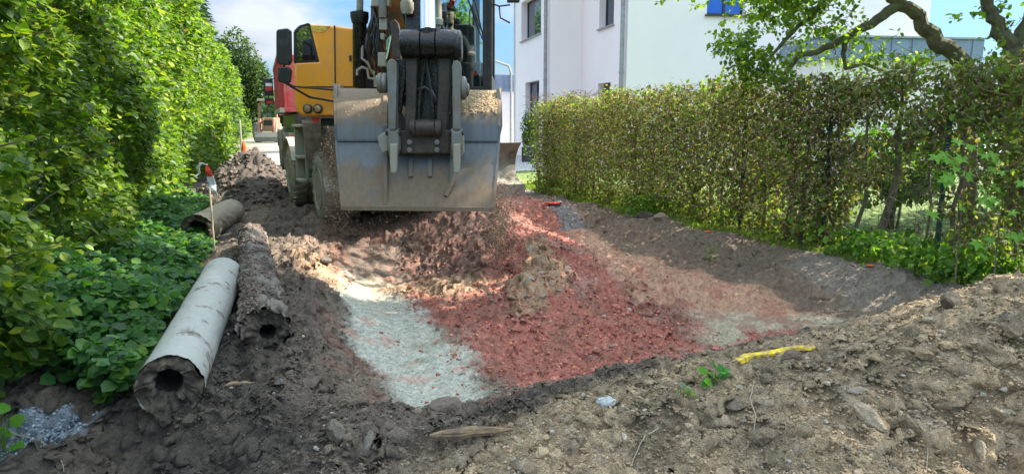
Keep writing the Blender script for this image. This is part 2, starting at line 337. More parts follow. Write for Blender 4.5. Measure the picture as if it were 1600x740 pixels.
cp([(500, 350, .0), (450, 380, .08), (470, 440, .06), (455, 500, .02), (490, 480, -.04), (515, 530, -.16), (470, 560, .04), (520, 600, -.10), (560, 640, -.15), (430, 480, 0), (540, 560, -.28)])
cp([(380, 600), (330, 500), (400, 450), (250, 640), (150, 600), (50, 620), (300, 400), (250, 380), (100, 500)], -0.01)
cp([(60, 672, .0), (200, 655, -.0), (330, 662, -.01), (400, 672, .0), (480, 690, .06), (600, 670, .06), (700, 655, .0), (800, 645, .04), (900, 612, .13), (1000, 597, .20), (1150, 572, .30), (1300, 547, .40), (1400, 502, .46), (1500, 462, .56), (1600, 430, .66), (1700, 410, .72)])
cp([(50, 740, -.27), (200, 740, -.28), (350, 740, -.22), (450, 740, -.15), (600, 740, .0), (550, 705, .06), (800, 740, .03), (700, 700, .03), (900, 700, .12), (1000, 740, .08), (1200, 740, .15), (1400, 740, .17), (1600, 740, .15), (1300, 640, .28), (1500, 590, .42), (1100, 650, .20), (1000, 660, .16), (-100, 740, -.25), (1700, 740, .2), (1700, 560, .55)])
CP += [(-3, 2.4, -.35), (-1.5, 2.3, -.35), (0, 1.9, -.05), (1.5, 1.7, 0), (3, 1.8, .1), (5, 3, .5), (4.6, 4.3, .35), (5.5, 5.5, .05), (6, 8, 0), (4, 12, 0), (8, 6, 0), (-4, 6, 0), (-6, 9, 0), (-5, 4, .05),
       (-2, 11, 0), (0, 11, 0), (-4, 11, 0), (-3, 9, 0), (-1.2, 12.5, 0), (1.0, 12.2, 0), (-5, 14, 0), (0, 15, 0), (5, 16, 0), (-8, 13, 0), (9, 12, 0), (8, 2, .2), (-6, 2, -.1), (0, .5, -.05), (4, .5, 0), (-4, .5, -.1), (8, 0, 0), (-8, 5, 0)]
CP = np.array(CP)
def tps(r2): return 0.5 * r2 * np.log(r2 + 1e-9)
def _fit():
    n = len(CP); d2 = ((CP[:, None, :2] - CP[None, :, :2]) ** 2).sum(-1); A = tps(d2) + np.eye(n) * 0.02
    P = np.c_[np.ones(n), CP[:, :2]]; S = np.zeros((n + 3, n + 3)); S[:n, :n] = A; S[:n, n:] = P; S[n:, :n] = P.T
    return np.linalg.solve(S, np.r_[CP[:, 2], 0, 0, 0])
WT = _fit()
def base_h(x, y):
    z = np.zeros_like(x); n = len(CP)
    near = (np.abs(x) < 12) & (y < 18) & (y > -1); xs = x[near]; ys = y[near]; res = np.zeros(len(xs))
    for i in range(0, len(xs), 40000):
        a, b = xs[i:i + 40000], ys[i:i + 40000]; d2 = (a[:, None] - CP[None, :, 0]) ** 2 + (b[:, None] - CP[None, :, 1]) ** 2
        res[i:i + 40000] = tps(d2) @ WT[:n] + WT[n] + WT[n + 1] * a + WT[n + 2] * b
    res = np.clip(res, -0.5, 0.85)
    fx = sstep(10.5, 7.5, np.abs(xs)); fy = sstep(16, 13, ys) * sstep(-0.5, 1.2, ys)
    z[near] = res * fx * fy
    return z
def pdist(px, py, poly):
    """signed distance to polygon in world xy (negative inside)"""
    n = len(poly); inside = np.zeros(px.shape, bool); d = np.full(px.shape, 1e9)
    for i in range(n):
        x1, y1 = poly[i]; x2, y2 = poly[(i + 1) % n]; dx, dy = x2 - x1, y2 - y1
        t = np.clip(((px - x1) * dx + (py - y1) * dy) / (dx * dx + dy * dy + 1e-12), 0, 1)
        d = np.minimum(d, np.hypot(px - x1 - t * dx, py - y1 - t * dy))
        c = ((y1 > py) != (y2 > py)) & (px < (x2 - x1) * (py - y1) / (y2 - y1 + 1e-12) + x1); inside ^= c
    return np.where(inside, -d, d)
def wp(lst, z): return [(G(a, b, z).x, G(a, b, z).y) for a, b in lst]
# zones: polygon, colour, roughness, edge softness, gravel kind
Z_PIT = wp([(500, 345), (800, 322), (900, 335), (1100, 385), (1480, 475), (1450, 520), (1250, 560), (900, 640), (700, 690), (560, 670), (505, 600), (470, 450)], -0.2)
Z_RED = wp([(800, 330), (870, 350), (930, 420), (1000, 480), (1150, 575), (1100, 610), (860, 625), (720, 560), (690, 500), (620, 470), (640, 400), (720, 360)], -0.25)
Z_RED2 = wp([(820, 322), (880, 340), (930, 400), (1090, 470), (1110, 500), (1060, 505), (960, 470), (860, 430), (800, 400), (760, 350)], -0.15)
Z_RED3 = wp([(1170, 520), (1290, 515), (1280, 545), (1190, 548)], -0.27)
Z_RED4 = wp([(520, 400), (555, 405), (555, 445), (525, 440)], -0.2)
Z_TRACK = wp([(860, 345), (930, 352), (1060, 396), (1200, 435), (1330, 470), (1200, 485), (1080, 480), (1000, 465), (930, 420)], -0.22)
Z_PALE = wp([(545, 405), (622, 402), (632, 440), (600, 455), (650, 470), (690, 520), (745, 560), (750, 660), (640, 660), (600, 600), (548, 560), (520, 480)], -0.33)
Z_PALE2 = wp([(1070, 445), (1250, 445), (1420, 478), (1340, 540), (1200, 560), (1120, 555), (1060, 490)], -0.27)
Z_HEAP = wp([(500, 335), (640, 325), (780, 330), (800, 370), (760, 410), (690, 432), (630, 405), (560, 402), (510, 400)], -0.05)
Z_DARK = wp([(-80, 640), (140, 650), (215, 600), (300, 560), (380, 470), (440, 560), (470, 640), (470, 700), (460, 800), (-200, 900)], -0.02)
Z_BANK = wp([(900, 332), (980, 348), (1100, 374), (1250, 404), (1400, 432), (1480, 452), (1500, 486), (1380, 484), (1290, 466), (1180, 436), (1080, 408), (1000, 388), (930, 362)], -0.12)
Z_GREYROCK = wp([(800, 425), (835, 385), (885, 415), (880, 440), (810, 458)], 0.0)
Z_FG = wp([(600, 690), (780, 632), (880, 598), (1130, 552), (1285, 522), (1385, 486), (1620, 425), (1900, 420), (1900, 800), (1700, 1500), (700, 1500), (480, 800), (560, 700)], 0.2)
Z_VERGE = wp([(700, 277), (830, 297), (900, 315), (1000, 336), (1150, 372), (1400, 425), (1530, 455), (1700, 480), (1700, 400), (1400, 370), (1000, 300), (800, 270)], 0.0)
Z_BANKG = wp([(1200, 402), (1400, 430), (1500, 455), (1480, 480), (1400, 478), (1250, 430)], -0.1)
Z_BLUEG = wp([(-60, 655), (0, 640), (60, 628), (140, 630), (135, 652), (60, 668), (-60, 690)], 0.0)
Z_PUDDLE = wp([(860, 330), (895, 332), (915, 345), (880, 352)], -0.05)
HX0, HD = -1.5, -0.36       # left hedge line x = HX0 + HD*y
def hedge_l(y): return HX0 + HD * y
def mound(x, y):
    a, b = 0.36, 1.0; n = math.hypot(a, b); cx, cy = -5.05, 13.4
    u = ((x - cx) * b + (y - cy) * a) / n; v = (-(x - cx) * a + (y - cy) * b) / n
    r = np.sqrt((u / 1.05) ** 2 + (v / 2.3) ** 2); return 0.92 * np.clip(1 - r, 0, 1) ** 0.9
def zones(x, y):
    wob = fbm(x, y, 0.5, 4, 3) * 0.16 + fbm(x, y, 0.09, 2, 9) * 0.05
    D = lambda P, s=0.06: sstep(s, -s, pdist(x, y, P) + wob)
    out = {}
    near = (np.abs(x) < 9) & (y < 17) & (y > 0)
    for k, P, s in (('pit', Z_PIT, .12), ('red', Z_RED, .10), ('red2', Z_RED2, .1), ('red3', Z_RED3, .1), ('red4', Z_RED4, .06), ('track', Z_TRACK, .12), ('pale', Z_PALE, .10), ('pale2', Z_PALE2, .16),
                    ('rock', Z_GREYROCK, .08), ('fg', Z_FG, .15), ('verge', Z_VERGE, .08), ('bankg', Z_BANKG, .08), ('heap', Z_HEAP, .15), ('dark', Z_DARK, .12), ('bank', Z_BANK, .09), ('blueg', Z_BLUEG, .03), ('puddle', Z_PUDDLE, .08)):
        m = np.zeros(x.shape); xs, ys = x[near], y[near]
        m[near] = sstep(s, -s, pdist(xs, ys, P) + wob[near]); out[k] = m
    return out
def heights(x, y, zn=None):
    if zn is None: zn = zones(x, y)
    z = base_h(x, y)
    excav = sstep(15, 11, y) * sstep(7.5, 5.5, np.abs(x))
    smooth = np.maximum.reduce([zn['pit'] * .5 * sstep(5.0, 4.2, y), zn['pale'] * 0.9, zn['pale2'] * 0.7, zn['track'] * 0.55, zn['verge'] * 0.3, zn['red'] * 0.35])
    ro = (0.15 + 0.85 * excav) * (1 - smooth)
    mo = mound(x, y); ro = np.maximum(ro, sstep(0, 0.2, mo))
    big = fbm(x, y, 0.55, 3, 21); lump = np.abs(fbm(x, y, 0.16, 3, 33)); fine = fbm(x, y, 0.05, 3, 41)
    fgm = zn['fg']
    fgk = 1 - .45 * np.maximum(zn['fg'], zn['bank'] * 1.0 + (x > 1.0) * .6); lump2 = np.abs(fbm(x, y, 0.075, 3, 37)); vf = fbm(x, y, 0.03, 2, 39)
    z = z + ro * (big * 0.08 * fgk + (0.28 - lump) * 0.10 * fgk + (0.28 - lump2) * 0.055 * fgk + fine * 0.026 + vf * 0.010) + (1 - ro) * (fine * 0.010 + big * .02)
    z = z + (zn['rock'] + .5 * zn['red2'] + .6 * zn['heap']) * np.abs(fbm(x, y, 0.2, 3, 97)) * .16
    # dug lumps on the left bank
    bank = np.zeros_like(z); q = pdist(x, y, Z_PIT); bank = np.exp(-(q / 0.28) ** 2) * (zn['verge'] < 0.3) * (1 - .7 * zn['fg']) * sstep(3.6, 4.8, y)
    z = z + bank * np.abs(fbm(x, y, 0.22, 3, 77)) * 0.16 * (x < 1)
    # tyre tread marks in tracked clay
    s_ = (x * 0.42 + y * 0.91); t_ = (x * 0.91 - y * 0.42)
    z = z + zn['track'] * (0.018 * np.sin(s_ * 2 * math.pi / 0.16 + 3 * np.sin(t_ * 4)) + 0.03 * np.sin(t_ * 2 * math.pi / 0.7))
    return z + mo * (1 + 0.25 * fbm(x, y, 0.3, 3, 50))
C = {k: np.array(v) for k, v in dict(
    soil=(0.140, 0.108, 0.082), dark=(0.075, 0.061, 0.051), fg=(0.33, 0.24, 0.148), fg2=(0.22, 0.162, 0.102), red=(0.40, 0.135, 0.10), red2=(0.21, 0.105, 0.078),
    pale=(0.45, 0.435, 0.365), pale2=(0.46, 0.37, 0.265), green=(0.31, 0.29, 0.20), track=(0.46, 0.27, 0.18), rock=(0.36, 0.28, 0.21), grass=(0.10, 0.145, 0.025), dry=(0.25, 0.21, 0.09),
    road=(0.27, 0.255, 0.24), lawn=(0.12, 0.165, 0.05), gravel=(0.22, 0.19, 0.16), blue=(0.24, 0.26, 0.28), tan=(0.52, 0.35, 0.21), pave=(0.42, 0.41, 0.40)).items()}
def mixc(a, b, m): return a * (1 - m[:, None]) + b * m[:, None]
def gcolor(x, y, zn):
    n = len(x); nA = sstep(-0.3, 0.5, fbm(x, y, 0.6, 4, 61)); nB = sstep(-0.25, 0.45, fbm(x, y, 0.2, 4, 71)); nC = sstep(-0.2, 0.5, fbm(x, y, 0.05, 3, 81))
    c = np.repeat(C['soil'][None], n, 0); c = mixc(c, C['dark'], nA * 0.8)
    # road far away
    hx = x - hedge_l(y)
    rd = sstep(13.5, 15.5, y + 0.5 * nA) * sstep(0.6, 1.2, hx) * sstep(7.6, 6.8, hx); c = mixc(c, C['road'], rd)
    c = mixc(c, C['pave'], sstep(7.4, 8.0, hx) * sstep(15, 16, y) * sstep(60, 50, y) * sstep(-1.2, 0, x - (3.1 - 0.23 * (y - 22)) + 6) )
    far = sstep(9, 10, hx) * (y > 17)
    # lawn right of hedge and elsewhere
    hr = x - (4.13 + 0.466 * (6.2 - y))
    lw = sstep(0.1, 0.5, hr + 0.2 * nB) * (y < 20); c = mixc(c, C['lawn'] * 1.0, lw)
    c = mixc(c, C['lawn'] * 0.8, sstep(-0.4, -1.0, hx)); c = mixc(c, C['lawn'] * 0.8, ((y > 70) | (y < -3) | (np.abs(x) > 30)) * 1.0)
    # pit
    pitc = mixc(mixc(np.repeat(C['soil'][None] * 1.25, n, 0), C['red2'], nB * 0.75), C['rock'] * 0.8, nC * 0.25)
    c = mixc(c, pitc, zn['pit'])
    c = mixc(c, mixc(mixc(np.repeat(C['pale2'][None], n, 0), C['green'], nA * 0.55), C['red2'] * 1.6, sstep(.55, .95, nB) * 0.7), zn['pale2'])
    redc = mixc(mixc(mixc(np.repeat(C['red'][None], n, 0), C['red2'], nB * 0.6), C['rock'] * 0.9, nC * 0.12), np.array([.37, .23, .18]), sstep(.35, .95, nA) * .5)
    c = mixc(c, redc, np.maximum.reduce([zn['red'] * 0.95, zn['red2'] * (0.45 + 0.4 * nB), zn['red3'] * .9, zn['red4'] * .8]))
    c = mixc(c, mixc(np.repeat(C['track'][None], n, 0), C['red'], sstep(.4,1,nB) * 0.45), zn['track'])
    c = mixc(c, mixc(mixc(np.repeat(C['pale'][None], n, 0), C['green'], sstep(0.55, 1, nA) * 0.7), C['red'] * 1.5, sstep(0.75, 1, nB) * 0.35), zn['pale'])
    c = mixc(c, mixc(np.repeat(np.array([[.105, .070, .055]]), n, 0), C['red2'] * 1.1, nB * .5), zn['heap'] * .9)
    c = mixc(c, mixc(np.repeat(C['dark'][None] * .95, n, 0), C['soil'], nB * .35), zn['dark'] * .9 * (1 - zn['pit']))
    c = mixc(c, C['tan'] * .8, zn['rock'] * 0.8); c = mixc(c, C['blue'] * 0.7, zn['puddle'] * 0.8)
    # strip of sunlight across the pit, painted into the soil colour as light tan
    st = np.exp(-((y - (7.15 - 0.10 * (x + 1.5))) / 0.28) ** 2) * sstep(0.2, -0.5, x) * zn['pit']; c = mixc(c, C['tan'] * 1.1, st * (0.45 + 0.4 * nC))
    c = mixc(c, mixc(mixc(np.repeat(C['fg'][None], n, 0), C['fg2'], nB), C['rock'] * 1.1, sstep(0.7, 1, nC) * 0.35), zn['fg'])
    c = mixc(c, mixc(mixc(np.repeat(C['grass'][None], n, 0), C['dry'], nB * 0.8), C['soil'], sstep(.6, 1, nA) * 0.5), zn['verge'])
    c = mixc(c, mixc(np.repeat(np.array([[.16, .118, .085]]), n, 0), C['soil'], nB * .5), zn['bank'] * .9)
    c = mixc(c, C['gravel'], zn['bankg'] * (0.4 + 0.5 * nC)); c = mixc(c, C['blue'], zn['blueg'])
    mo = sstep(0.02, 0.15, mound(x, y)); c = mixc(c, mixc(np.repeat(C['dark'][None], n, 0), C['soil'], nB * 0.6), mo)
    c *= (0.82 + 0.36 * sstep(-0.5, 0.5, fbm(x, y, 0.025, 2, 91)))[:, None]
    return c
def axis(lo, hi, fn, outer):
    a = [lo]
    while a[-1] < hi: a.append(a[-1] + fn(a[-1]))
    s = fn(hi)
    while a[-1] < outer[1]: s *= 1.35; a.append(a[-1] + s)
    b = []; s = fn(lo); q = lo
    while q > outer[0]: s *= 1.35; q -= s; b.append(q)
    return np.array(b[::-1] + a)
ax = axis(-6.2, 6.2, lambda t: 0.012 if abs(t) < 3.2 else 0.024, (-900, 900))
ay = axis(1.9, 20.0, lambda t: max(0.0115, 0.0040 * t), (-300, 1500))
GX, GY = np.meshgrid(ax, ay); gx, gy = GX.ravel(), GY.ravel()
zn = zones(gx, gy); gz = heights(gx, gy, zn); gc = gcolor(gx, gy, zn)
nx, ny = len(ax), len(ay); idx = np.arange(nx * ny).reshape(ny, nx)
quads = np.stack([idx[:-1, :-1], idx[:-1, 1:], idx[1:, 1:], idx[1:, :-1]], -1).reshape(-1, 4)
_Z = gz.reshape(ny, nx); _sy, _sx = np.gradient(_Z, ay, ax); _st = sstep(.35, 1.3, np.hypot(_sx, _sy)).ravel() * (gy < 16) * (gy > 1.5)
_ox = fbm(gy * 1.0 + gz * 1.3, gz * 1.6 - gx * .4, .10, 4, 201) * .05 * _st; _oy = fbm(gx, gz * 1.5, .11, 4, 202) * .10 * _st
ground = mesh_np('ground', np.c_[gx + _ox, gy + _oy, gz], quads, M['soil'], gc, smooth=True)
tag(ground, 'churned bare ground with the excavated pit, spoil banks and gravel road', 'ground', kind='structure')
GZ = gz.reshape(ny, nx)
def gh(x, y):
    x = np.atleast_1d(np.asarray(x, float)); y = np.atleast_1d(np.asarray(y, float))
    i = np.clip(np.searchsorted(ax, x) - 1, 0, nx - 2); j = np.clip(np.searchsorted(ay, y) - 1, 0, ny - 2)
    u = (x - ax[i]) / (ax[i + 1] - ax[i]); v = (y - ay[j]) / (ay[j + 1] - ay[j])
    return (GZ[j, i] * (1 - u) + GZ[j, i + 1] * u) * (1 - v) + (GZ[j + 1, i] * (1 - u) + GZ[j + 1, i + 1] * u) * v
def ghs(x, y): return float(gh(x, y)[0])
def hit(px, py):
    """world point where the photo pixel's line meets the ground sheet"""
    d = ray(px, py); t = 1.5
    while t < 60:
        p = Vector((0, 0, CH)) + d * t
        if p.z <= ghs(p.x, p.y): return Vector((p.x, p.y, ghs(p.x, p.y)))
        t += 0.01 + 0.002 * t
    return p

# ---- stones and clods
def ico(sub):
    bm = bmesh.new(); bmesh.ops.create_icosphere(bm, subdivisions=sub, radius=1.0); bm.verts.ensure_lookup_table()
    V = np.array([v.co[:] for v in bm.verts]); Fq = np.array([[v.index for v in f.verts] for f in bm.faces]); bm.free(); return V, Fq
def rough_stone(sub, seed, amp=0.28, planes=5):
    V, Fq = ico(sub); r = np.random.default_rng(seed); V = V.copy()
    for _ in range(planes):
        n = r.normal(size=3); n /= np.linalg.norm(n); d = r.uniform(0.55, 0.85); s = V @ n; ov = np.clip(s - d, 0, None); V -= ov[:, None] * n
    V *= (1 + r.uniform(-amp, amp, len(V)) * 0.75)[:, None]; V *= r.uniform(0.5, 1.2, 3); return V, Fq
def rot_rand(n, rng):
    q = rng.normal(size=(n, 4)); q /= np.linalg.norm(q, axis=1)[:, None]; a, b, c, d = q.T
    return np.stack([1 - 2 * (c * c + d * d), 2 * (b * c - a * d), 2 * (b * d + a * c), 2 * (b * c + a * d), 1 - 2 * (b * b + d * d), 2 * (c * d - a * b), 2 * (b * d - a * c), 2 * (c * d + a * b), 1 - 2 * (b * b + c * c)], -1).reshape(n, 3, 3)
def scatter(name, P, S, Cc, sub, seed, mat, flat=0.75, nvar=6, sink=0.25):
    rng = np.random.default_rng(seed); VV = []; FF = []; CC = []; off = 0; k = rng.integers(0, nvar, len(P))
    for v in range(nvar):
        sel = np.where(k == v)[0]
        if not len(sel): continue
        tv, tf = rough_stone(sub, seed * 10 + v); Rm = rot_rand(len(sel), rng)
        W = np.einsum('nij,vj->nvi', Rm, tv) * S[sel][:, None, None]; W[:, :, 2] *= flat
        W += P[sel][:, None, :]; W[:, :, 2] += (S[sel] * (flat * 0.6 - sink))[:, None]
        VV.append(W.reshape(-1, 3)); FF.append((tf[None] + (np.arange(len(sel)) * len(tv))[:, None, None] + off).reshape(-1, 3)); off += len(sel) * len(tv)
        CC.append(np.repeat(Cc[sel], len(tv), 0))
    return mesh_np(name, np.concatenate(VV), np.concatenate(FF), mat, np.concatenate(CC), smooth=False)
def cam_samples(n, rng, y0, y1, xr=0.78):
    """more samples near the walkable foreground, spread over the dug area"""
    y = y0 * (y1 / y0) ** rng.random(n); x = rng.uniform(-xr, xr, n) * y * 1.0; return x, y
rng = np.random.default_rng(5)
def clods(name, n, smin, smax, sub, seed, y0, y1, keep, colf, label, cat='soil', sink=0.25, power=2.5):
    rng = np.random.default_rng(seed); x, y = cam_samples(n, rng, y0, y1); z_ = zones(x, y)
    k = keep(x, y, z_) > rng.random(n); x, y = x[k], y[k]; z_ = {a: b[k] for a, b in z_.items()}
    s = smin + (smax - smin) * rng.random(len(x)) ** power
    c = colf(x, y, z_, rng); o = scatter(name, np.c_[x, y, gh(x, y)], s, c, sub, seed, M['stone'], sink=sink)
    return tag(o, label, cat, kind='stuff')
def inv(*a): return lambda x, y, z: 0
def c_ground(x, y, z, r): return gcolor(x, y, z) * r.uniform(0.75, 1.35, (len(x), 1))
hxok = lambda x, y: (x - hedge_l(y) > 0.9) & (x - (4.13 + 0.466 * (6.2 - y)) < -0.25)
clods('soil_crumbs', 150000, 0.0025, 0.012, 1, 11, 2.2, 12, lambda x, y, z: hxok(x, y) * (1 - 0.93 * z['pale'] - 0.6 * z['pale2'] - 0.5 * z['track'] - 1.0 * z['red']) * (1 - z['verge']), c_ground, 'fine crumbs of brown soil strewn over the banks and heaps', power=1.7)
clods('soil_clods', 3000, 0.010, 0.042, 2, 12, 2.2, 12, lambda x, y, z: hxok(x, y) * np.clip(1 - z['pale'] - 0.9 * z['pale2'] - 0.9 * z['track'] - 0.95 * z['red'] - z['verge'] - .55 * z['fg'], 0, 1), c_ground, 'fist sized clods of brown soil lying on the spoil banks', sink=0.3, power=3.5)
clods('red_gravel', 30000, 0.006, 0.024, 1, 13, 3.6, 11, lambda x, y, z: np.clip(.05 * z['pale'] * (y < 5.6) + z['red'] + 0.7 * z['red2'] + z['red3'] + z['red4'], 0, 1) * (1 - z['track'] * .92) * (1 - .9 * z['heap']) * (1 - z['fg']) * hxok(x, y),
      lambda x, y, z, r: np.array([0.43, 0.15, 0.11])[None] * r.uniform(0.6, 1.45, (len(x), 1)) * np.c_[np.ones(len(x)), r.uniform(.8, 1.25, len(x)), r.uniform(.8, 1.25, len(x))], 'loose red crushed stone spread over the middle of the pit', 'gravel', power=1.8)
clods('pale_stones', 3600, 0.003, 0.018, 1, 14, 2.2, 10, lambda x, y, z: hxok(x, y) * (0.25 + 0.75 * z['fg'] + z['rock'] + .5 * z['pale']) * (1 - z['verge']),
      lambda x, y, z, r: np.array([0.34, 0.29, 0.23])[None] * r.uniform(0.7, 1.35, (len(x), 1)), 'pale pebbles mixed into the brown soil of the foreground', 'stones', power=3.5)
clods('red_stones', 5200, 0.010, 0.036, 1, 19, 3.6, 10.5, lambda x, y, z: np.clip(z['red'] + .6 * z['red2'] + .35 * z['heap'], 0, 1) * (1 - z['track'] * .9) * (1 - z['fg']) * (fbm(x, y, .35, 3, 120) > -.05) * hxok(x, y),
      lambda x, y, z, r: np.where(r.random(len(x))[:, None] < .75, np.array([[.38, .155, .12]]), np.array([[.33, .25, .20]])) * r.uniform(0.55, 1.5, (len(x), 1)), 'coarser broken red stones lying on top of the red gravel', 'stones', power=2.5, sink=.1)
clods('rubble', 1500, 0.02, 0.055, 2, 15, 6.0, 10.5, lambda x, y, z: z['rock'], lambda x, y, z, r: np.array([0.36, 0.29, 0.22])[None] * r.uniform(0.6, 1.2, (len(x), 1)), 'pale broken rubble heaped on the red ridge behind the pit', 'rubble')
clods('bank_gravel', 14000, 0.005, 0.016, 1, 16, 4.0, 12, lambda x, y, z: z['bankg'], lambda x, y, z, r: np.array([0.24, 0.23, 0.22])[None] * r.uniform(0.5, 1.7, (len(x), 1)), 'dark grey gravel along the cut bank under the right hedge', 'gravel')
def blue_gravel():
    r = np.random.default_rng(17); x = r.uniform(-4, -1.5, 26000); y = r.uniform(2.6, 4.2, 26000); k = zones(x, y)['blueg'] > 0.4; x, y = x[k], y[k]
    s = r.uniform(0.006, 0.013, len(x)); c = np.array([0.27, 0.31, 0.36])[None] * r.uniform(0.5, 1.4, (len(x), 1))
    tag(scatter('blue_gravel', np.c_[x, y, gh(x, y) + 0.004], s, c, 1, 17, M['stone']), 'blue grey crushed stone patch beneath the left leafy plants', 'gravel', kind='stuff')
blue_gravel()
def mound_clods():
    r = np.random.default_rng(18); n = 5000; x = r.uniform(-7, -3, n); y = r.uniform(10.8, 16, n); k = mound(x, y) > 0.03; x, y = x[k], y[k]
    s = 0.012 + 0.06 * r.random(len(x)) ** 3; c = np.array([0.085, 0.065, 0.052])[None] * r.uniform(0.5, 1.9, (len(x), 1))
    tag(scatter('heap_clods', np.c_[x, y, gh(x, y)], s, c, 1, 18, M['stone']), 'stones and clods covering the dark soil heap beside the excavator', 'soil', kind='stuff')
mound_clods()

def single_stone(px, py, sx, sy, sz, rz, tilt, col, label, cat='stone', name='stone', seed=1, dz=0.0, group=None):
    p = hit(px, py); V, Fq = rough_stone(3, seed, amp=0.1, planes=9)
    V = V * np.array([sx, sy, sz]); Mx = np.array(Matrix.Rotation(rz, 3, 'Z') @ Matrix.Rotation(tilt, 3, 'X')); V = V @ Mx.T
    V += fbm(V[:, 0] + seed, V[:, 1] + V[:, 2], 0.02, 2)[:, None] * 0.004
    V[:, 2] += p.z + sz * 0.35 + dz; V[:, 0] += p.x; V[:, 1] += p.y
    c = np.repeat(np.array(col)[None], len(V), 0)
    # put origin at the stone's base
    o = mesh_np(name, V, Fq, M['stone'], c, smooth=False, org=(p.x, p.y, p.z)); o.location = p
    return tag(o, label, cat, group or {'stone': 'loose stones on the soil', 'clod': 'loose earth lumps on the soil'}.get(cat))
single_stone(948, 632, .055, .03, .03, .3, .2, (.42, .43, .42), 'flat pale grey stone on top of the low spoil ridge left of the green leaf', seed=3)
single_stone(692, 650, .12, .085, .075, .1, 0, (.17, .125, .10), 'large brown earth lump sitting at the near end of the pale floor', 'clod', 'earth_lump', seed=4)
single_stone(576, 695, .04, .085, .03, -.25, .7, (.17, .15, .12), 'upright oblong grey brown stone in the low spoil bank left of the wood splinter', seed=5)
single_stone(1358, 655, .035, .075, .035, .55, .45, (.33, .26, .18), 'long tan stone standing aslant in the right hand heap', seed=6)
single_stone(1342, 616, .05, .022, .018, .1, 0, (.30, .25, .19), 'flat tan stone lying right above the long aslant stone', seed=7)
single_stone(975, 683, .022, .035, .012, .2, .7, (.52, .42, .33), 'small cream wedge shaped stone in the dark hollow of the near bank', seed=8)
single_stone(1486, 482, .085, .05, .045, 0, 0, (.15, .115, .085), 'big dark stone on the shoulder of the right heap near the grey gravel', seed=9)
single_stone(1452, 505, .05, .03, .025, 0, 0, (.34, .28, .2), 'tan flat stone just below the big dark stone on the right heap', seed=10)
single_stone(1530, 710, .035, .055, .04, -.4, .4, (.32, .25, .17), 'blocky tan stone low at the right bottom of the heap', seed=11)
single_stone(1570, 655, .05, .02, .02, .1, 0, (.33, .27, .2), 'thin flat tan stone high on the far right of the heap', seed=12)
single_stone(525, 680, .07, .06, .06, 0, 0, (.20, .165, .13), 'rounded grey brown clod at the left end of the near spoil bank', 'clod', 'earth_lump', seed=13)
single_stone(510, 412, .07, .05, .05, 0, 0, (.13, .11, .09), 'dark boulder on the bank beside the soil crusted log', seed=14)
single_stone(436, 597, .03, .03, .02, 0, 0, (.20, .17, .14), 'small grey stone on the dark soil right of the pale log', seed=15)
single_stone(1195, 600, .045, .04, .04, 0, 0, (.17, .13, .09), 'brown clod under the yellow band on the near bank', 'clod', 'earth_lump', seed=16)
single_stone(1235, 560, .05, .04, .04, 0, 0, (.17, .13, .09), 'brown clod covering part of the yellow band', 'clod', 'earth_lump', seed=19)
single_stone(1035, 345, .16, .10, .08, 0, 0, (.24, .19, .14), 'tan boulder lying on the grass verge against the right hedge', seed=17)
single_stone(1010, 342, .14, .10, .09, 0, 0, (.07, .055, .045), 'dark lump of turf on the verge left of the tan boulder', 'clod', 'earth_lump', seed=18)
single_stone(1190, 690, .05, .05, .04, 0, 0, (.19, .14, .095), 'rounded clod in the middle of the near slope', 'clod', 'earth_lump', seed=20)
single_stone(1150, 640, .055, .045, .04, .4, 0, (.17, .125, .09), 'squarish clod beside the long pale root', 'clod', 'earth_lump', seed=21)

# ================================================================== FOLIAGE helpers
T8 = np.array([[0, 0, 0], [.27, .28, .07], [.24, .68, .05], [0, 1, -.06], [-.24, .68, .05], [-.27, .28, .07], [0, .3, 0], [0, .68, -.01]])
F8T = np.array([[0, 1, 6], [7, 2, 3], [0, 6, 5], [7, 3, 4]]); F8Q = np.array([[6, 1, 2, 7], [5, 6, 7, 4]])
T4 = np.array([[0, 0, 0], [.32, .45, .06], [0, 1, 0], [-.32, .45, .06]]); F4 = np.array([[0, 1, 2, 3]])
def leaf_mesh(name, P, D, Nn, S, Cc, mat, parent=None, org=None, fine=True, wid=1.0):
    D = D / (np.linalg.norm(D, axis=1)[:, None] + 1e-9); X = np.cross(D, Nn); X /= (np.linalg.norm(X, axis=1)[:, None] + 1e-9); Z = np.cross(X, D)
    T = (T8 if fine else T4) * np.array([wid, 1, 1]); n = len(P); k = len(T)
    W = (X[:, None, :] * T[None, :, 0:1] + D[:, None, :] * T[None, :, 1:2] + Z[:, None, :] * T[None, :, 2:3]) * S[:, None, None] + P[:, None, :]
    o = (np.arange(n) * k)[:, None, None]
    Fs = [(F8T[None] + o).reshape(-1, 3), (F8Q[None] + o).reshape(-1, 4)] if fine else [(F4[None] + o).reshape(-1, 4)]
    return mesh_np(name, W.reshape(-1, 3), Fs, mat, np.repeat(Cc, k, 0), parent=parent, org=org)
def pal(n, rng, cols, wts, var=0.25):
    cols = np.array(cols); k = rng.choice(len(cols), n, p=np.array(wts) / sum(wts)); c = cols[k] * rng.uniform(1 - var, 1 + var, (n, 1)); return c
def dirs(n, rng, out, spread=0.7, droop=0.25):
    d = rng.normal(size=(n, 3)) * spread + out; d[:, 2] -= droop; return d
G_COL = [(.055, .13, .018), (.035, .085, .015), (.09, .18, .02), (.15, .22, .03)]

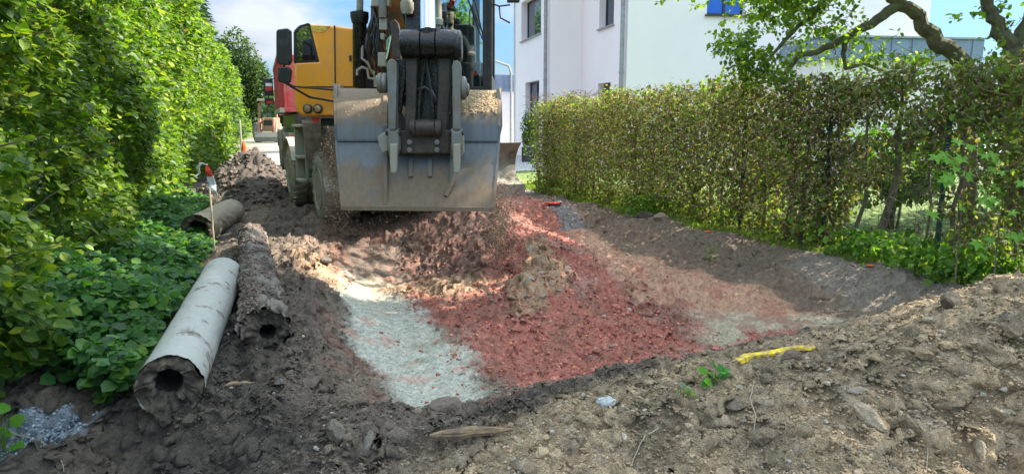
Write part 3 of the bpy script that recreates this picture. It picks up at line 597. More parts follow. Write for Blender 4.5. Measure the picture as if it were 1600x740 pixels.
# -------- left hornbeam hedge
HL = thing('hedge', (hedge_l(10) - .4, 10, 0), 'tall bright green hornbeam hedge running along the whole left side of the road', 'hedge')
hdir = np.array([HD, 1.0, 0]); hdir /= np.linalg.norm(hdir); hnorm = np.array([hdir[1], -hdir[0], 0])
def hedge_left(name, n, y0, y1, size, depth, fine, seed, zlo, zhi):
    r = np.random.default_rng(seed); y = y0 + (y1 - y0) * r.random(n); z = zlo + (zhi - zlo) * r.random(n)
    bulge = fbm(y, z * .8, 1.3, 3, 5) * 0.55 + fbm(y, z, 0.4, 3, 6) * 0.34
    dep = -np.abs(r.exponential(depth, n)) + r.normal(0, 0.04, n)
    keep = (dep > -1.0); y, z, bulge, dep = y[keep], z[keep], bulge[keep], dep[keep]; n = len(y)
    top = 4.5 + 0.35 * fbm(y, y * 0, 2.5, 3, 8) + .2 * fbm(y, y * 0, .5, 2, 18)
    taper = -0.14 * z * 0.3 - 0.9 * sstep(0.45, 0, z) * 0.25
    x = hedge_l(y) + 0.05
    off = dep + bulge + taper
    P = np.c_[x, y, z] + hnorm[None] * off[:, None]; P[:, 2] += gh(P[:, 0], P[:, 1]) * 0.0
    ok = P[:, 2] < top; P = P[ok]; n = len(P); off = off[ok]
    out = hnorm * 0.75 + np.array([0.0, -0.25, 0])
    D = dirs(n, r, out, 0.55, 0.25); Nn = r.normal(size=(n, 3)) * 0.45 + np.array([0.15, -.1, 1.0])
    S = size * r.uniform(0.65, 1.25, n)
    c = pal(n, r, [(.095, .165, .018), (.055, .115, .016), (.16, .235, .022), (.26, .30, .03), (.22, .15, .04)], [5, 3.0, 3.5, 1.2, .10])
    return leaf_mesh(name, P, D, Nn, S, c, M['leaf'], HL, HL.location, fine, wid=1.15)
hedge_left('foliage', 52000, 1.6, 9.5, 0.082, 0.20, True, 31, 0.15, 3.2)
hedge_left('foliage', 34000, 9.5, 19, 0.105, 0.22, True, 32, 0.1, 5.0)
hedge_left('foliage', 40000, 19, 40, 0.16, 0.28, False, 33, 0.05, 5.0)
hedge_left('foliage', 24000, 40, 90, 0.28, 0.3, False, 34, 0.05, 5.0)
mb = MB(); r = random.Random(3)
for i in range(120):
    y = 1.6 + i * 0.42 + r.uniform(-.1, .1); x = hedge_l(y) - .45 + r.uniform(-.15, .15); z = 0; pts = []; 
    for k in range(8): pts.append((x + r.uniform(-.05, .05), y + r.uniform(-.05, .05), z)); z += 0.55
    mb.tube(pts, [0.03 - 0.003 * k for k in range(8)], 5)
mb.build('trunk', M['bark'], HL, HL.location)
mb = MB()
for i in range(160):
    y = 1.6 + 10 * r.random(); x = hedge_l(y) - .4; z = 0.3 + 3 * r.random(); L_ = r.uniform(.3, .7); a = r.uniform(-1, 1)
    p = Vector((x, y, z)); q = p + Vector((hnorm[0] + .2 * a, hnorm[1] + a * .6, r.uniform(.2, 1.3))).normalized() * L_
    mb.tube([p, (p + q) / 2 + Vector((0, 0, .04)), q], [.007, .005, .002], 4)
tag(mb.build('branches', M['bark'], HL, HL.location), kind='stuff')

# -------- ground cover below left hedge
def ground_cover():
    r = np.random.default_rng(41); n = 22000; y = 2.9 + 8.5 * r.random(n) ** 1.3
    wd = 1.12 - 0.06 * (y - 3); u = r.random(n) ** 0.8; x = hedge_l(y) + 0.0 + u * wd * (1 + 0.22 * fbm(y, y * 0, .6, 3, 4)) - 0.1
    # keep off the white pipe
    pn, pf = G(265, 592, .16), G(348, 430, .16); t = np.clip((y - pn.y) / (pf.y - pn.y), 0, 1.6); px_ = pn.x + (pf.x - pn.x) * t - 0.24
    ok = (x < px_) & (y > 3.5 + .12 * np.sin(x * 7)) & ~((zones(x, y)['blueg'] > .3)); x, y, u = x[ok], y[ok], u[ok]; n = len(x)
    hmax = (0.36 - 0.28 * u) * (1 + 0.6 * fbm(x, y, 0.35, 3, 12)) + 0.04; z = gh(x, y) + hmax * r.random(n) ** 0.5 + 0.02
    a = r.random(n) * 6.283; D = np.c_[np.cos(a) * .8 + .35, np.sin(a) * .8 - .35, r.uniform(-.45, .25, n)]; Nn = r.normal(size=(n, 3)) * 0.5 + np.array([.15, -.3, 1])
    S = r.uniform(.035, .095, n); c = pal(n, r, [(.055, .15, .035), (.038, .105, .028), (.09, .20, .035), (.15, .25, .035)], [5, 4, 3, 1])
    tag(leaf_mesh('ground_cover', np.c_[x, y, z], D, Nn, S, c, M['leaf'], fine=True, wid=1.55), 'low broad leaved green weeds covering the foot of the left hedge', 'weeds', kind='stuff')
ground_cover()

# -------- right hedge
def hr_x(y): return 4.13 + 0.466 * (6.2 - y)
HR = thing('hedge', (hr_x(9), 9, 0), 'thin brownish clipped hedge with gaps along the right side, in front of the white house', 'hedge')
rdir = np.array([-0.466, 1, 0]); rdir /= np.linalg.norm(rdir); rn = np.array([-rdir[1], rdir[0], 0])   # towards the road
def hr_top(y): return 1.79 + 0.14 * sstep(14, 9, y) + 0.13 * fbm(y, y * 0, .5, 3, 15) + .10 * fbm(y, y * 0, .13, 2, 16)
def hedge_right(name, n, y0, y1, size, seed, cols, wts, dep0, dep1, fine, zl=0.05, thin=0.0, wid=1.1, mat='leaf_fine'):
    r = np.random.default_rng(seed); y = y0 + (y1 - y0) * r.random(n); z = zl + 2.1 * r.random(n); d = r.uniform(dep0, dep1, n)
    top = hr_top(y); gap = fbm(y * 1.2, z, 0.45, 3, 25) + 0.5 * fbm(y, z, .15, 2, 26)
    ok = (z < top + r.normal(0, .04, n)) & (gap > -1 + thin * (1.3 - 0.6 * z / 2) * sstep(14, 7, y)); y, z, d = y[ok], z[ok], d[ok]; n = len(y)
    d = d + 0.10 * fbm(y, z, 0.5, 3, 27) - 0.12 * sstep(1.6, 1.95, z) * np.sign(d)
    P = np.c_[hr_x(y), y, z] - rn[None] * d[:, None]
    D = dirs(n, r, rn * 0.25, 0.8, 0.35); Nn = r.normal(size=(n, 3)) * 0.8 + np.array([0, -.2, .8])
    S = size * r.uniform(.55, 1.25, n) * (0.75 + 0.05 * (14 - y) * 0.3)
    return leaf_mesh(name, P, D, Nn, S, pal(n, r, cols, wts, .3), M[mat], HR, HR.location, fine, wid)
BR = [(.17, .115, .07), (.11, .085, .045), (.24, .18, .11), (.085, .125, .03), (.14, .20, .035), (.20, .25, .08), (.30, .29, .16)]
hedge_right('foliage', 46000, 7.5, 13.75, .078, 51, BR, [3, 1.8, 2.4, 3, 2.4, 2, 1.4], -.05, .5, False, thin=.62)
hedge_right('foliage', 30000, 3.4, 7.8, .072, 52, BR, [1.8, 1.4, 1, 3, 3, 2, 1.2], -.05, .5, True, thin=.75)
hedge_right('foliage', 14000, 3.4, 14.3, .07, 53, [(.11, .20, .03), (.18, .29, .04), (.28, .35, .05)], [3, 3, 1], -.12, .3, True, thin=.9)
TN = [(.50, .38, .29), (.60, .52, .40), (.32, .23, .17), (.40, .30, .23), (.18, .13, .09)]
hedge_right('foliage', 25000, 7.0, 13.8, .052, 55, TN, [3, 3, 3, 3, 2], -.20, .06, False, zl=.35, thin=.75, wid=.42)
hedge_right('foliage', 14000, 3.4, 7.4, .055, 56, TN, [3, 2, 3, 3, 3], -.08, .3, False, zl=.7, thin=1.0, wid=.5)
def hedge_foot():
    r = np.random.default_rng(57); n = 9000; y = 3.6 + 10.2 * r.random(n); y = y[fbm(y, y * 0, .5, 3, 90) > .24]; n = len(y); z = .30 * r.random(n) ** 1.5; P = np.c_[hr_x(y) + r.normal(-.05, .16, n), y, z + gh(hr_x(y), y)]
    leaf_mesh('foliage', P, dirs(n, r, np.array([-.4, -.3, .2]), .8), r.normal(size=(n, 3)) * .5 + np.array([-.2, -.3, 1.]), .075 * r.uniform(.5, 1.3, n), pal(n, r, [(.10, .22, .03), (.16, .28, .04), (.07, .15, .025)], [3, 2, 2]), M['leaf_fine'], HR, HR.location, True, 1.2)
hedge_foot()
# rounded far end
def hedge_end():
    r = np.random.default_rng(54); n = 5000; a = r.random(n) * 6.283; q = .40 * np.sqrt(r.random(n)); z = r.random(n) * 1.8
    P = np.c_[hr_x(13.7) + .22 + q * np.cos(a), 13.75 + q * np.sin(a), z]; D = dirs(n, r, np.array([-.2, -.3, 0]), .8); Nn = r.normal(size=(n, 3)) + np.array([0, 0, 1.])
    leaf_mesh('foliage', P, D, Nn, .06 * r.uniform(.6, 1.2, n), pal(n, r, BR + [(.2, .24, .04)], [2, 2, 1, 2, 3, 2, 1, 2], .3), M['leaf_fine'], HR, HR.location, False)
hedge_end()
r = random.Random(11); mbs = MB(); mbt = MB()
y = 3.4
while y < 14.4:
    x = hr_x(y) + rdir[0] * 0 + .2 + r.uniform(-.12, .12); z = 0; p = Vector((x, y, 0)); pts = [p.copy()]; big = r.random() < .35
    rad = r.uniform(.018, .028) if not big else r.uniform(.03, .05)
    for k in range(6): p = p + Vector((r.uniform(-.07, .07), r.uniform(-.09, .09), .31)); pts.append(p.copy())
    mbs.tube(pts, [rad * (1 - .13 * k) for k in range(7)], 6)
    y += r.uniform(.18, .42)
for i in range(7500):
    y = 3.4 + 11 * r.random() ** 1.2; z = .15 + 1.8 * r.random() ** .75
    p = Vector((hr_x(y) + .2 + r.uniform(-.3, .25), y, z)); 
    d = Vector((r.gauss(0, 1) - .3, r.gauss(0, 1), r.gauss(0, .8) + .2)).normalized() * r.uniform(.08, .34); k = Vector((r.uniform(-.03, .03), r.uniform(-.03, .03), r.uniform(-.03, .03)))
    rad = r.uniform(.002, .0045)
    if (p + d).z < 2.02: mbt.tube([p, p + d * .5 + k, p + d], [rad, rad * .8, rad * .5], 3, caps=False)
mbs.build('trunk', M['bark'], HR, HR.location); tag(mbt.build('twigs', M['twig'], HR, HR.location), kind='stuff')
# maple-like bright leaves on the near right of the hedge = young maple sapling
def maple(px, py, Y, nleaf, label, h):
    rg = random.Random(int(px)); c = U(px, py, Y); base = Vector((c.x + .05, c.y + .05, ghs(c.x, c.y))); t = thing('maple_sapling', base, label, 'sapling')
    st = MB(); st.tube([base, base + Vector((-.02, 0, (c.z - base.z) * .5)), c + Vector((0, 0, .1))], [.008, .006, .003], 5)
    lf = MB()
    for i in range(nleaf):
        p = c + Vector((rg.gauss(0, h), rg.gauss(0, .10), rg.gauss(0, h * 1.0))); s = rg.uniform(.045, .085)
        st.tube([c + (p - c) * .2 + Vector((0, 0, -.03)), p], [.0022, .0015], 3)
        nrm = Vector((rg.uniform(-.4, .4), -.75 + rg.uniform(-.3, .3), .7)).normalized(); a = rg.uniform(-.6, .6); u = Vector((1, 0, 0)).cross(nrm).normalized(); v = nrm.cross(u)
        dn = -(u * math.cos(a) + v * math.sin(a)); dn = dn if dn.z < 0 else -dn; sd = nrm.cross(dn)
        pts = []
        for ang, rad in [(-150, .35), (-115, .75), (-90, .42), (-62, .98), (-30, .48), (-18, .62), (0, 1.15), (18, .62), (30, .48), (62, .98), (90, .42), (115, .75), (150, .35)]:
            A = R(ang); pts.append(p + (dn * math.cos(A) + sd * math.sin(A)) * rad * s + nrm * (-.12 * s * abs(math.sin(A))))
        b = len(lf.v); lf.v.append(p); lf.v += pts; m = len(pts)
        for k in range(m - 1): lf.f.append((b, b + 1 + k, b + 2 + k))
    st.build('stem', M['twig'], t, base)
    me = lf.build('leaves', M['maple'], t, base); return t
M['maple'] = mat_leaf('maple_leaf', .35, .5, .4); 
nt_ = M['maple'].node_tree
for nd in nt_.nodes:
    if nd.type == 'ATTRIBUTE':
        rgb = nt_.nodes.new('ShaderNodeTexNoise'); rgb.inputs['Scale'].default_value = 6; rp = nt_.nodes.new('ShaderNodeValToRGB'); rp.color_ramp.elements[0].color = (.12, .30, .03, 1); rp.color_ramp.elements[1].color = (.22, .45, .06, 1)
        nt_.links.new(rgb.outputs['Fac'], rp.inputs[0])
        for l in list(nt_.links):
            if l.from_node == nd: nt_.links.new(rp.outputs[0], l.to_socket)
maple(1510, 262, 5.55, 22, 'young maple with bright lobed leaves low in the right end of the hedge', .16)
maple(1565, 330, 5.3, 16, 'second low maple seedling at the right frame edge under the hedge', .15)

# wire fence with green posts inside the hedge
FN = thing('wire_fence', (hr_x(9) - .02, 9, 0), 'green steel wire fence grown through by the right hedge', 'fence')
for px in (900, 992, 1160, 1292, 1475):
    k = (px - 800) / F
    y = (hr_x(0) + .12) / (k + .466)        # depth where the fence line crosses
    y = y * 1.0; x = hr_x(y) + .12
    MB().tube([(x, y, -.1), (x, y, 1.48)], .024, 8).lathe((x, y, 1.48), (0, 0, 1), [(0, .027), (.02, .024), (.03, .008)], 8).build('post', M['green_post'], FN, FN.location)
mb = MB(); 
for i in range(8):
    z = .12 + i * .18; mb.tube([(hr_x(yy) + .13, yy, z) for yy in (3.4, 6, 9, 12, 14.4)], .0018, 3, caps=False)
for i in range(150):
    yy = 3.4 + i * .0733; mb.tube([(hr_x(yy) + .13, yy, .1), (hr_x(yy) + .13, yy, 1.42)], .0015, 3, caps=False)
mb.build('wire_mesh', M['wire'], FN, FN.location)

# garden shrubs behind the hedge
GAPS = [((-1.75, 7.02, -.3), .62, .24, .98), ((-1.1, 6.95, -.3), .62, .26, .98), ((-.3, 6.85, -.3), .6, .26, .92), ((.3, 6.6, -.3), .35, .18, .8), ((-.2, 6.4, 1.5), .42, .30, .97), ((-.1, 6.05, 1.0), .32, .22, .97), ((-1.5, 6.5, 1.55), .3, .2, .6), ((2.7, 3.7, .6), .7, .5, .8), ((5.0, 4.6, 1.2), .6, .6, .8), ((4.5, 5.6, 1.3), .6, .6, .8), ((4.0, 6.8, 1.2), .6, .6, .7), ((3.3, 8.2, 1.4), .7, .7, .6), ((5.8, 7.2, .8), 1.3, 1.2, .6), ((-3.75, 6.3, 1.0), .35, .5, .85), ((-3.85, 6.5, 2.0), .4, .5, .9), ((-3.9, 6.6, 2.8), .4, .6, .9), ((-3.3, 5.6, .4), .3, .35, .7)]  # spots to be sunlit; crown leaves in the sun's way are cut out
def sun_gap(P, r):
    """leaves cut away along the sun direction so sunlight lands on chosen spots"""
    keep = np.ones(len(P), bool); S_ = np.array(SUND)
    for c, rx, ry, pr in GAPS:
        t = (P[:, 2] - c[2]) / S_[2]; q = P - S_ * t[:, None]; d = ((q[:, 0] - c[0]) / rx) ** 2 + ((q[:, 1] - c[1]) / ry) ** 2
        keep &= ~((d < 1) & (r.random(len(P)) < pr) & (t > 0))
    return keep
def crown(P0, rad, n, size, cols, wts, seed, parent, name='crown', fine=False, shell=.6, mat='leaf', lobes=9, wid=1.1):
    r = np.random.default_rng(seed); rad = np.array(rad); lc = r.normal(size=(lobes, 3)); lc /= np.linalg.norm(lc, axis=1)[:, None]; lc *= r.uniform(.35, .72, (lobes, 1))
    k = r.integers(0, lobes, n); v = r.normal(size=(n, 3)); v /= np.linalg.norm(v, axis=1)[:, None]; q = r.random(n) ** (1 / 3) * (1 - shell) + shell * r.random(n) ** .3
    lr = r.uniform(.32, .55, lobes); Q = lc[k] + v * (lr[k] * q)[:, None]; P = np.array(P0) + Q * rad
    kp = sun_gap(P, r); P = P[kp]; v = v[kp]; n = len(P)
    D = v * .6 + r.normal(size=(n, 3)) * .6; D[:, 2] -= .25; Nn = r.normal(size=(n, 3)) * .5 + v * .4 + np.array([0, 0, .8])
    return leaf_mesh(name, P, D, Nn, size * r.uniform(.6, 1.25, n), pal(n, r, cols, wts), M[mat], parent, parent.location, fine, wid)
def shrub(x, y, rx, h, n, size, cols, wts, seed, label, group=None, name='garden_shrub'):
    t = thing(name, (x, y, 0), label, 'shrub', group or 'garden shrubs behind the right hedge'); rg = random.Random(seed)
    crown((x, y, h * .55), (rx, rx, h * .55), n, size, cols, wts, seed, t, 'crown')
    mb = MB()
    for i in range(6): mb.tube([(x + rg.uniform(-.08, .08), y + rg.uniform(-.08, .08), -.03), (x + rg.uniform(-.2, .2) * rx, y + rg.uniform(-.2, .2) * rx, h * .4), (x + rg.uniform(-.6, .6) * rx, y + rg.uniform(-.6, .6) * rx, h * .85)], [.02, .012, .004], 5)
    mb.build('stem', M['bark'], t, t.location); return t
BG = [(.10, .22, .02), (.14, .26, .025), (.07, .15, .02)]
for i, (x, y, rx, h, lb) in enumerate([(6.4, 7.6, .8, 1.5, 'bright green garden shrub seen through the hedge gap at the far right'), (5.2, 9.3, .8, 1.3, 'bright green garden shrub seen through the hedge right of the middle fence post'),
        (7.4, 10.2, 1.0, 1.6, 'larger green garden shrub behind the hedge below the apple limb'), (4.3, 11.5, .7, 1.3, 'low green garden shrub behind the middle of the right hedge'), (8.3, 7.2, .9, 1.6, 'sunlit green garden shrub behind the thick apple trunk')]):
    shrub(x, y, rx, h, 3200, .10, BG, [3, 2, 2], 100 + i, lb)

# verge grass
def grass():
    r = np.random.default_rng(61); n = 80000; y = 4.5 + 11 * r.random(n); x = hr_x(y) + r.uniform(-1.0, 1.6, n); z_ = zones(x, y)
    ok = ((z_['verge'] > .5) | (x > hr_x(y) + .05)) & (fbm(x, y, .3, 3, 44) > -.4); x, y = x[ok], y[ok]; n = len(x); z = gh(x, y)
    a = r.random(n) * 6.283; D = np.c_[np.cos(a) * .5, np.sin(a) * .5, r.uniform(.4, 1.2, n)]; Nn = r.normal(size=(n, 3))
    c = pal(n, r, [(.15, .22, .03), (.26, .27, .08), (.09, .16, .02)], [4, 3, 3])
    tag(leaf_mesh('grass', np.c_[x, y, z], D, Nn, r.uniform(.03, .085, n), c, M['leaf'], fine=False, wid=.25), 'short rough grass on the verge at the foot of the right hedge', 'grass', kind='stuff')
grass()
def weed(px, py, n, rad, h, label, cols, size=.035, name='weed_tuft', wid=.8):
    p = hit(px, py); t = thing(name, p, label, 'plant'); r = np.random.default_rng(int(px)); a = r.random(n) * 6.283; q = rad * np.sqrt(r.random(n)); z = r.random(n) * h
    P = np.c_[p.x + q * np.cos(a) * (1 - .3 * z / h), p.y + q * np.sin(a), p.z + z]; D = np.c_[np.cos(a), np.sin(a), r.uniform(0, .8, n)]
    leaf_mesh('leaves', P, D, r.normal(size=(n, 3)) * .5 + np.array([0, -.2, 1]), size * r.uniform(.6, 1.3, n), pal(n, r, cols, [1] * len(cols)), M['leaf'], t, t.location, True, wid)
    mb = MB()
    for i in range(7): k = r.uniform(-.6, .6, 2) * rad; mb.tube([p - Vector((0, 0, .03)), p + Vector((k[0], k[1], h * .9))], [.003, .0015], 4)
    mb.build('stem', M['leafstem'], t, t.location); return t
M['leafstem'] = mat_basic('green_stem', (.10, .16, .03), .7)
weed(1108, 408, 60, .10, .16, 'small yellow green weed tuft on the cut bank of the right verge', [(.16, .22, .03), (.10, .17, .02)])
weed(1118, 600, 14, .05, .06, 'torn bright green leaf clump lying on the near bank below the red stone', [(.12, .34, .02), (.06, .22, .03)], .052, 'leaf_clump', 1.3)
weed(1068, 628, 6, .03, .03, 'small withered grey green leaves on the near bank', [(.22, .27, .17)], .045, 'leaf_clump', 1.6)
weed(8, 712, 10, .05, .22, 'bright green leafy sprig at the lower left corner', [(.12, .30, .02), (.09, .24, .02)], .085, 'leafy_sprig', 1.5)

# ================================================================== TREES
def limb_tree(name, base, label, limbs, leafcl, seed, cols, wts, size=.07):
    t = thing(name, base, label, 'tree'); tr = MB(); rg = random.Random(seed)
    for pts, r0, r1 in limbs:
        n = len(pts); # resample with wiggle
        P = []; 
        for i in range(n - 1):
            a, b = Vector(pts[i]), Vector(pts[i + 1])
            for k in range(4): P.append(a.lerp(b, k / 4) + Vector((rg.uniform(-1, 1), rg.uniform(-1, 1), rg.uniform(-1, 1))) * r0 * .22)
        P.append(Vector(pts[-1])); m = len(P); tr.tube(P, [(r0 + (r1 - r0) * i / (m - 1)) * rg.uniform(.95, 1.06) for i in range(m)], 9)
    tr.build('trunk', M['bark'], t, base, smooth=True)
    V = []; tw = MB(); r = np.random.default_rng(seed)
    Ps, Ds = [], []
    for c, rad, n in leafcl:
        c = np.array(c); rad = np.array(rad if hasattr(rad, '__len__') else (rad,) * 3); k = max(3, n // 14); 
        for i in range(k):
            a = c + r.normal(size=3) * rad * .55; d = r.normal(size=3) * np.array([1, 1, .7]); d /= np.linalg.norm(d); ln = r.uniform(.15, .35)
            tw.tube([Vector(a), Vector(a + d * ln * .5 + r.normal(size=3) * .02), Vector(a + d * ln)], [.004, .003, .0015], 3, caps=False)
            m = 14; s = r.random(m); Ps.append(a + d * (s * ln)[:, None] + r.normal(size=(m, 3)) * .03); Ds.append(d * .5 + r.normal(size=(m, 3)) * .7 + np.array([0, 0, -.15]))
    P = np.concatenate(Ps); D = np.concatenate(Ds); kp = sun_gap(P, r); P = P[kp]; D = D[kp]; n = len(P)
    leaf_mesh('crown', P, D, r.normal(size=(n, 3)) * .6 + np.array([0, 0, .9]), size * r.uniform(.6, 1.25, n), pal(n, r, cols, wts), M['leaf_fine'], t, t.location, True, 1.2)
    tag(tw.build('twigs', M['twig'], t, base), kind='stuff'); return t
AC = [(.12, .21, .03), (.18, .27, .04), (.25, .33, .05), (.08, .15, .03)]
YA = 8.4
A_ = lambda px, py, dY=0: U(px, py, YA + dY)
b1 = A_(1512, 330); b1 = Vector((b1.x, b1.y, 0))
limb_tree('apple_tree', b1, 'gnarled apple tree whose mossy limb arches left over the right hedge', [
    ([b1, A_(1515, 250), A_(1512, 160), A_(1506, 98)], .10, .095),
    ([A_(1508, 110), A_(1494, 84), A_(1464, 66), A_(1446, 44), A_(1432, 20), A_(1405, 2), A_(1370, -30), A_(1330, -120)], .105, .055),
    ([A_(1405, 8), A_(1370, 32), A_(1330, 55), A_(1290, 75), A_(1245, 90), A_(1225, 118)], .065, .022),
    ([A_(1322, 55), A_(1318, 85), A_(1320, 108)], .035, .02), ([A_(1320, 108), A_(1350, 100), A_(1385, 112), A_(1420, 112)], .022, .01),
    ([A_(1350, -80, .3), A_(1320, -20, .3), A_(1260, 30, .2), A_(1215, 75, .1), A_(1180, 118)], .05, .012),
    ([A_(1400, -60, -.4), A_(1330, -70, -.4), A_(1230, -60, -.3), A_(1150, -20, 0)], .05, .012)],
    [(A_(1165, 90), (.28, .35, .22), 494), (A_(1225, 0, .2), (.36, .4, .22), 798), (A_(1240, 15, .2), (.42, .4, .28), 722), (A_(1145, 75), (.2, .3, .14), 285), (A_(1330, 50), (.34, .3, .32), 494), (A_(1350, 90), (.35, .3, .2), 380),
     (A_(1280, 70, .2), (.3, .3, .2), 266), (A_(1220, 100, .1), (.3, .3, .15), 247), (A_(1420, 95), (.35, .3, .12), 209), (A_(1200, 120), (.4, .3, .1), 380),
     (A_(1250, -110, -.5), (1.3, 1.4, .55), 3200), (A_(1450, -160, -.5), (1.3, 1.4, .6), 2600), (A_(1320, -260, 0), (1.5, 1.5, .7), 3000), ((4.4, 10.6, 4.9), (1.5, 1.4, .7), 3200)], 71, AC, [3, 3, 2, 1.5], .065)  # last cluster is out of view, added to shade the far side of the pit
b2 = A_(1600, 330, -.5); b2 = Vector((b2.x, b2.y, 0)); Q = lambda px, py: U(px, py, YA - .5)
limb_tree('apple_tree', b2, 'forked dark apple trunk at the upper right corner behind the hedge', [
    ([b2, Q(1590, 250), Q(1580, 130), Q(1582, 78)], .12, .12), ([Q(1582, 80), Q(1560, 50), Q(1550, 20), Q(1535, -20), Q(1500, -120)], .085, .05), ([Q(1580, 85), Q(1600, 50), Q(1625, 0), Q(1650, -90)], .10, .06)],
    [(Q(1560, 30), (.35, .3, .3), 90), (Q(1500, 25), (.3, .3, .2), 50), (Q(1600, 85), (.3, .3, .15), 120), (Q(1560, -160), (1.3, 1.3, .6), 2600), (Q(1760, -120), (1.4, 1.4, .8), 2600), (Q(1700, -300), (1.4, 1.4, .7), 2600)], 72, AC, [3, 2, 1, 2.5], .065)

def big_tree(x, y, h, rx, n, size, label, seed, cols=None, wts=None, zc=None, name='deciduous_tree', rz=None, lobes=14):
    t = thing(name, (x, y, 0), label, 'tree'); rg = random.Random(seed); zc = zc or h * .62; rz = rz or h * .42
    crown((x, y, zc), (rx, rx, rz), n, size, cols or G_COL, wts or [4, 4, 2, .5], seed, t, 'crown', lobes=lobes)
    mb = MB(); mb.tube([(x, y, -.1), (x + .05, y, zc * .5), (x, y + .05, zc), (x, y, zc + rz * .6)], [h * .028, h * .022, h * .014, h * .004], 9)
    for i in range(10):
        a = rg.uniform(0, 6.28); z0 = zc * rg.uniform(.5, 1.0); mb.tube([(x, y, z0), (x + math.cos(a) * rx * .4, y + math.sin(a) * rx * .4, z0 + h * .08), (x + math.cos(a) * rx * .75, y + math.sin(a) * rx * .75, z0 + h * .18)], [h * .010, h * .007, h * .003], 6)
    mb.build('trunk', M['bark'], t, t.location); return t
# unseen trees right of the frame; the nearer two are added to shade the pit
SH = thing
big_tree(7.2, 5.6, 12.0, 4.6, 30000, .19, 'tall leafy tree out of view right of the spoil heap, added for its shade', 81, zc=8.4, rz=3.2)
big_tree(6.9, 0.9, 7.0, 2.8, 9000, .15, 'broad leafy tree out of view beside the near end of the hedge, added for its shade', 82, zc=4.9, rz=2.4)
big_tree(13.0, 11.0, 8.5, 2.3, 7000, .18, 'tall garden tree right of the house annex', 83)
# far trees
DG = [(.03, .06, .015), (.045, .085, .02), (.08, .11, .03)]
big_tree(-21.5, 56, 8.6, 2.5, 11000, .24, 'round dark green tree above the far end of the left hedge', 84, DG, [4, 3, 1.5], zc=5.2, rz=3.6)
def conifer(x, y, h, rb, seed, label):
    t = thing('conifer', (x, y, 0), label, 'tree'); r = np.random.default_rng(seed); n = 14000; z = h * (0.12 + .88 * r.random(n)); a = r.random(n) * 6.283
    q = rb * (1 - z / h) * (0.75 + .4 * np.abs(np.sin(z * 5 + a * 2))) * r.random(n) ** .4 + .05; P = np.c_[x + q * np.cos(a), y + q * np.sin(a), z - q * .2]
    D = np.c_[np.cos(a), np.sin(a), r.uniform(-.5, .1, n)]; leaf_mesh('crown', P, D, r.normal(size=(n, 3)) * .4 + np.array([0, 0, 1]), .24 * r.uniform(.6, 1.3, n), pal(n, r, [(.02, .045, .02), (.03, .06, .025)], [1, 1]), M['leaf'], t, t.location, False, .5)
    MB().tube([(x, y, 0), (x, y, h)], [.18, .03], 8).build('trunk', M['bark'], t, t.location)
conifer(-13.6, 30, 9.2, 2.1, 85, 'dark conifer rising behind the left hedge')
big_tree(-3.3, 34, 7.6, 1.9, 5000, .24, 'light green tree behind the excavator cab', 86, [(.08, .15, .04), (.12, .2, .05)], [1, 1], zc=5, rz=2.6)
big_tree(-.6, 60, 4.6, 2.0, 3000, .3, 'small conifer like tree beyond the garage', 87, DG, [1, 1, 1])
def woodland():
    r = np.random.default_rng(90); n = 26000; a = r.uniform(-.95, .95, n); d = r.uniform(150, 170, n); x = np.sin(a) * d; y = np.cos(a) * d; z = r.random(n) * (6 + 2.5 * fbm(x, y, 14, 3, 2))
    tag(leaf_mesh('woodland', np.c_[x, y, z], r.normal(size=(n, 3)), r.normal(size=(n, 3)) + np.array([0, 0, 1.]), r.uniform(1.2, 2.4, n), pal(n, r, DG, [1, 1, 1]), M['leaf'], fine=False, wid=1.5), 'distant line of woodland on the horizon', 'woodland', kind='stuff')
woodland()

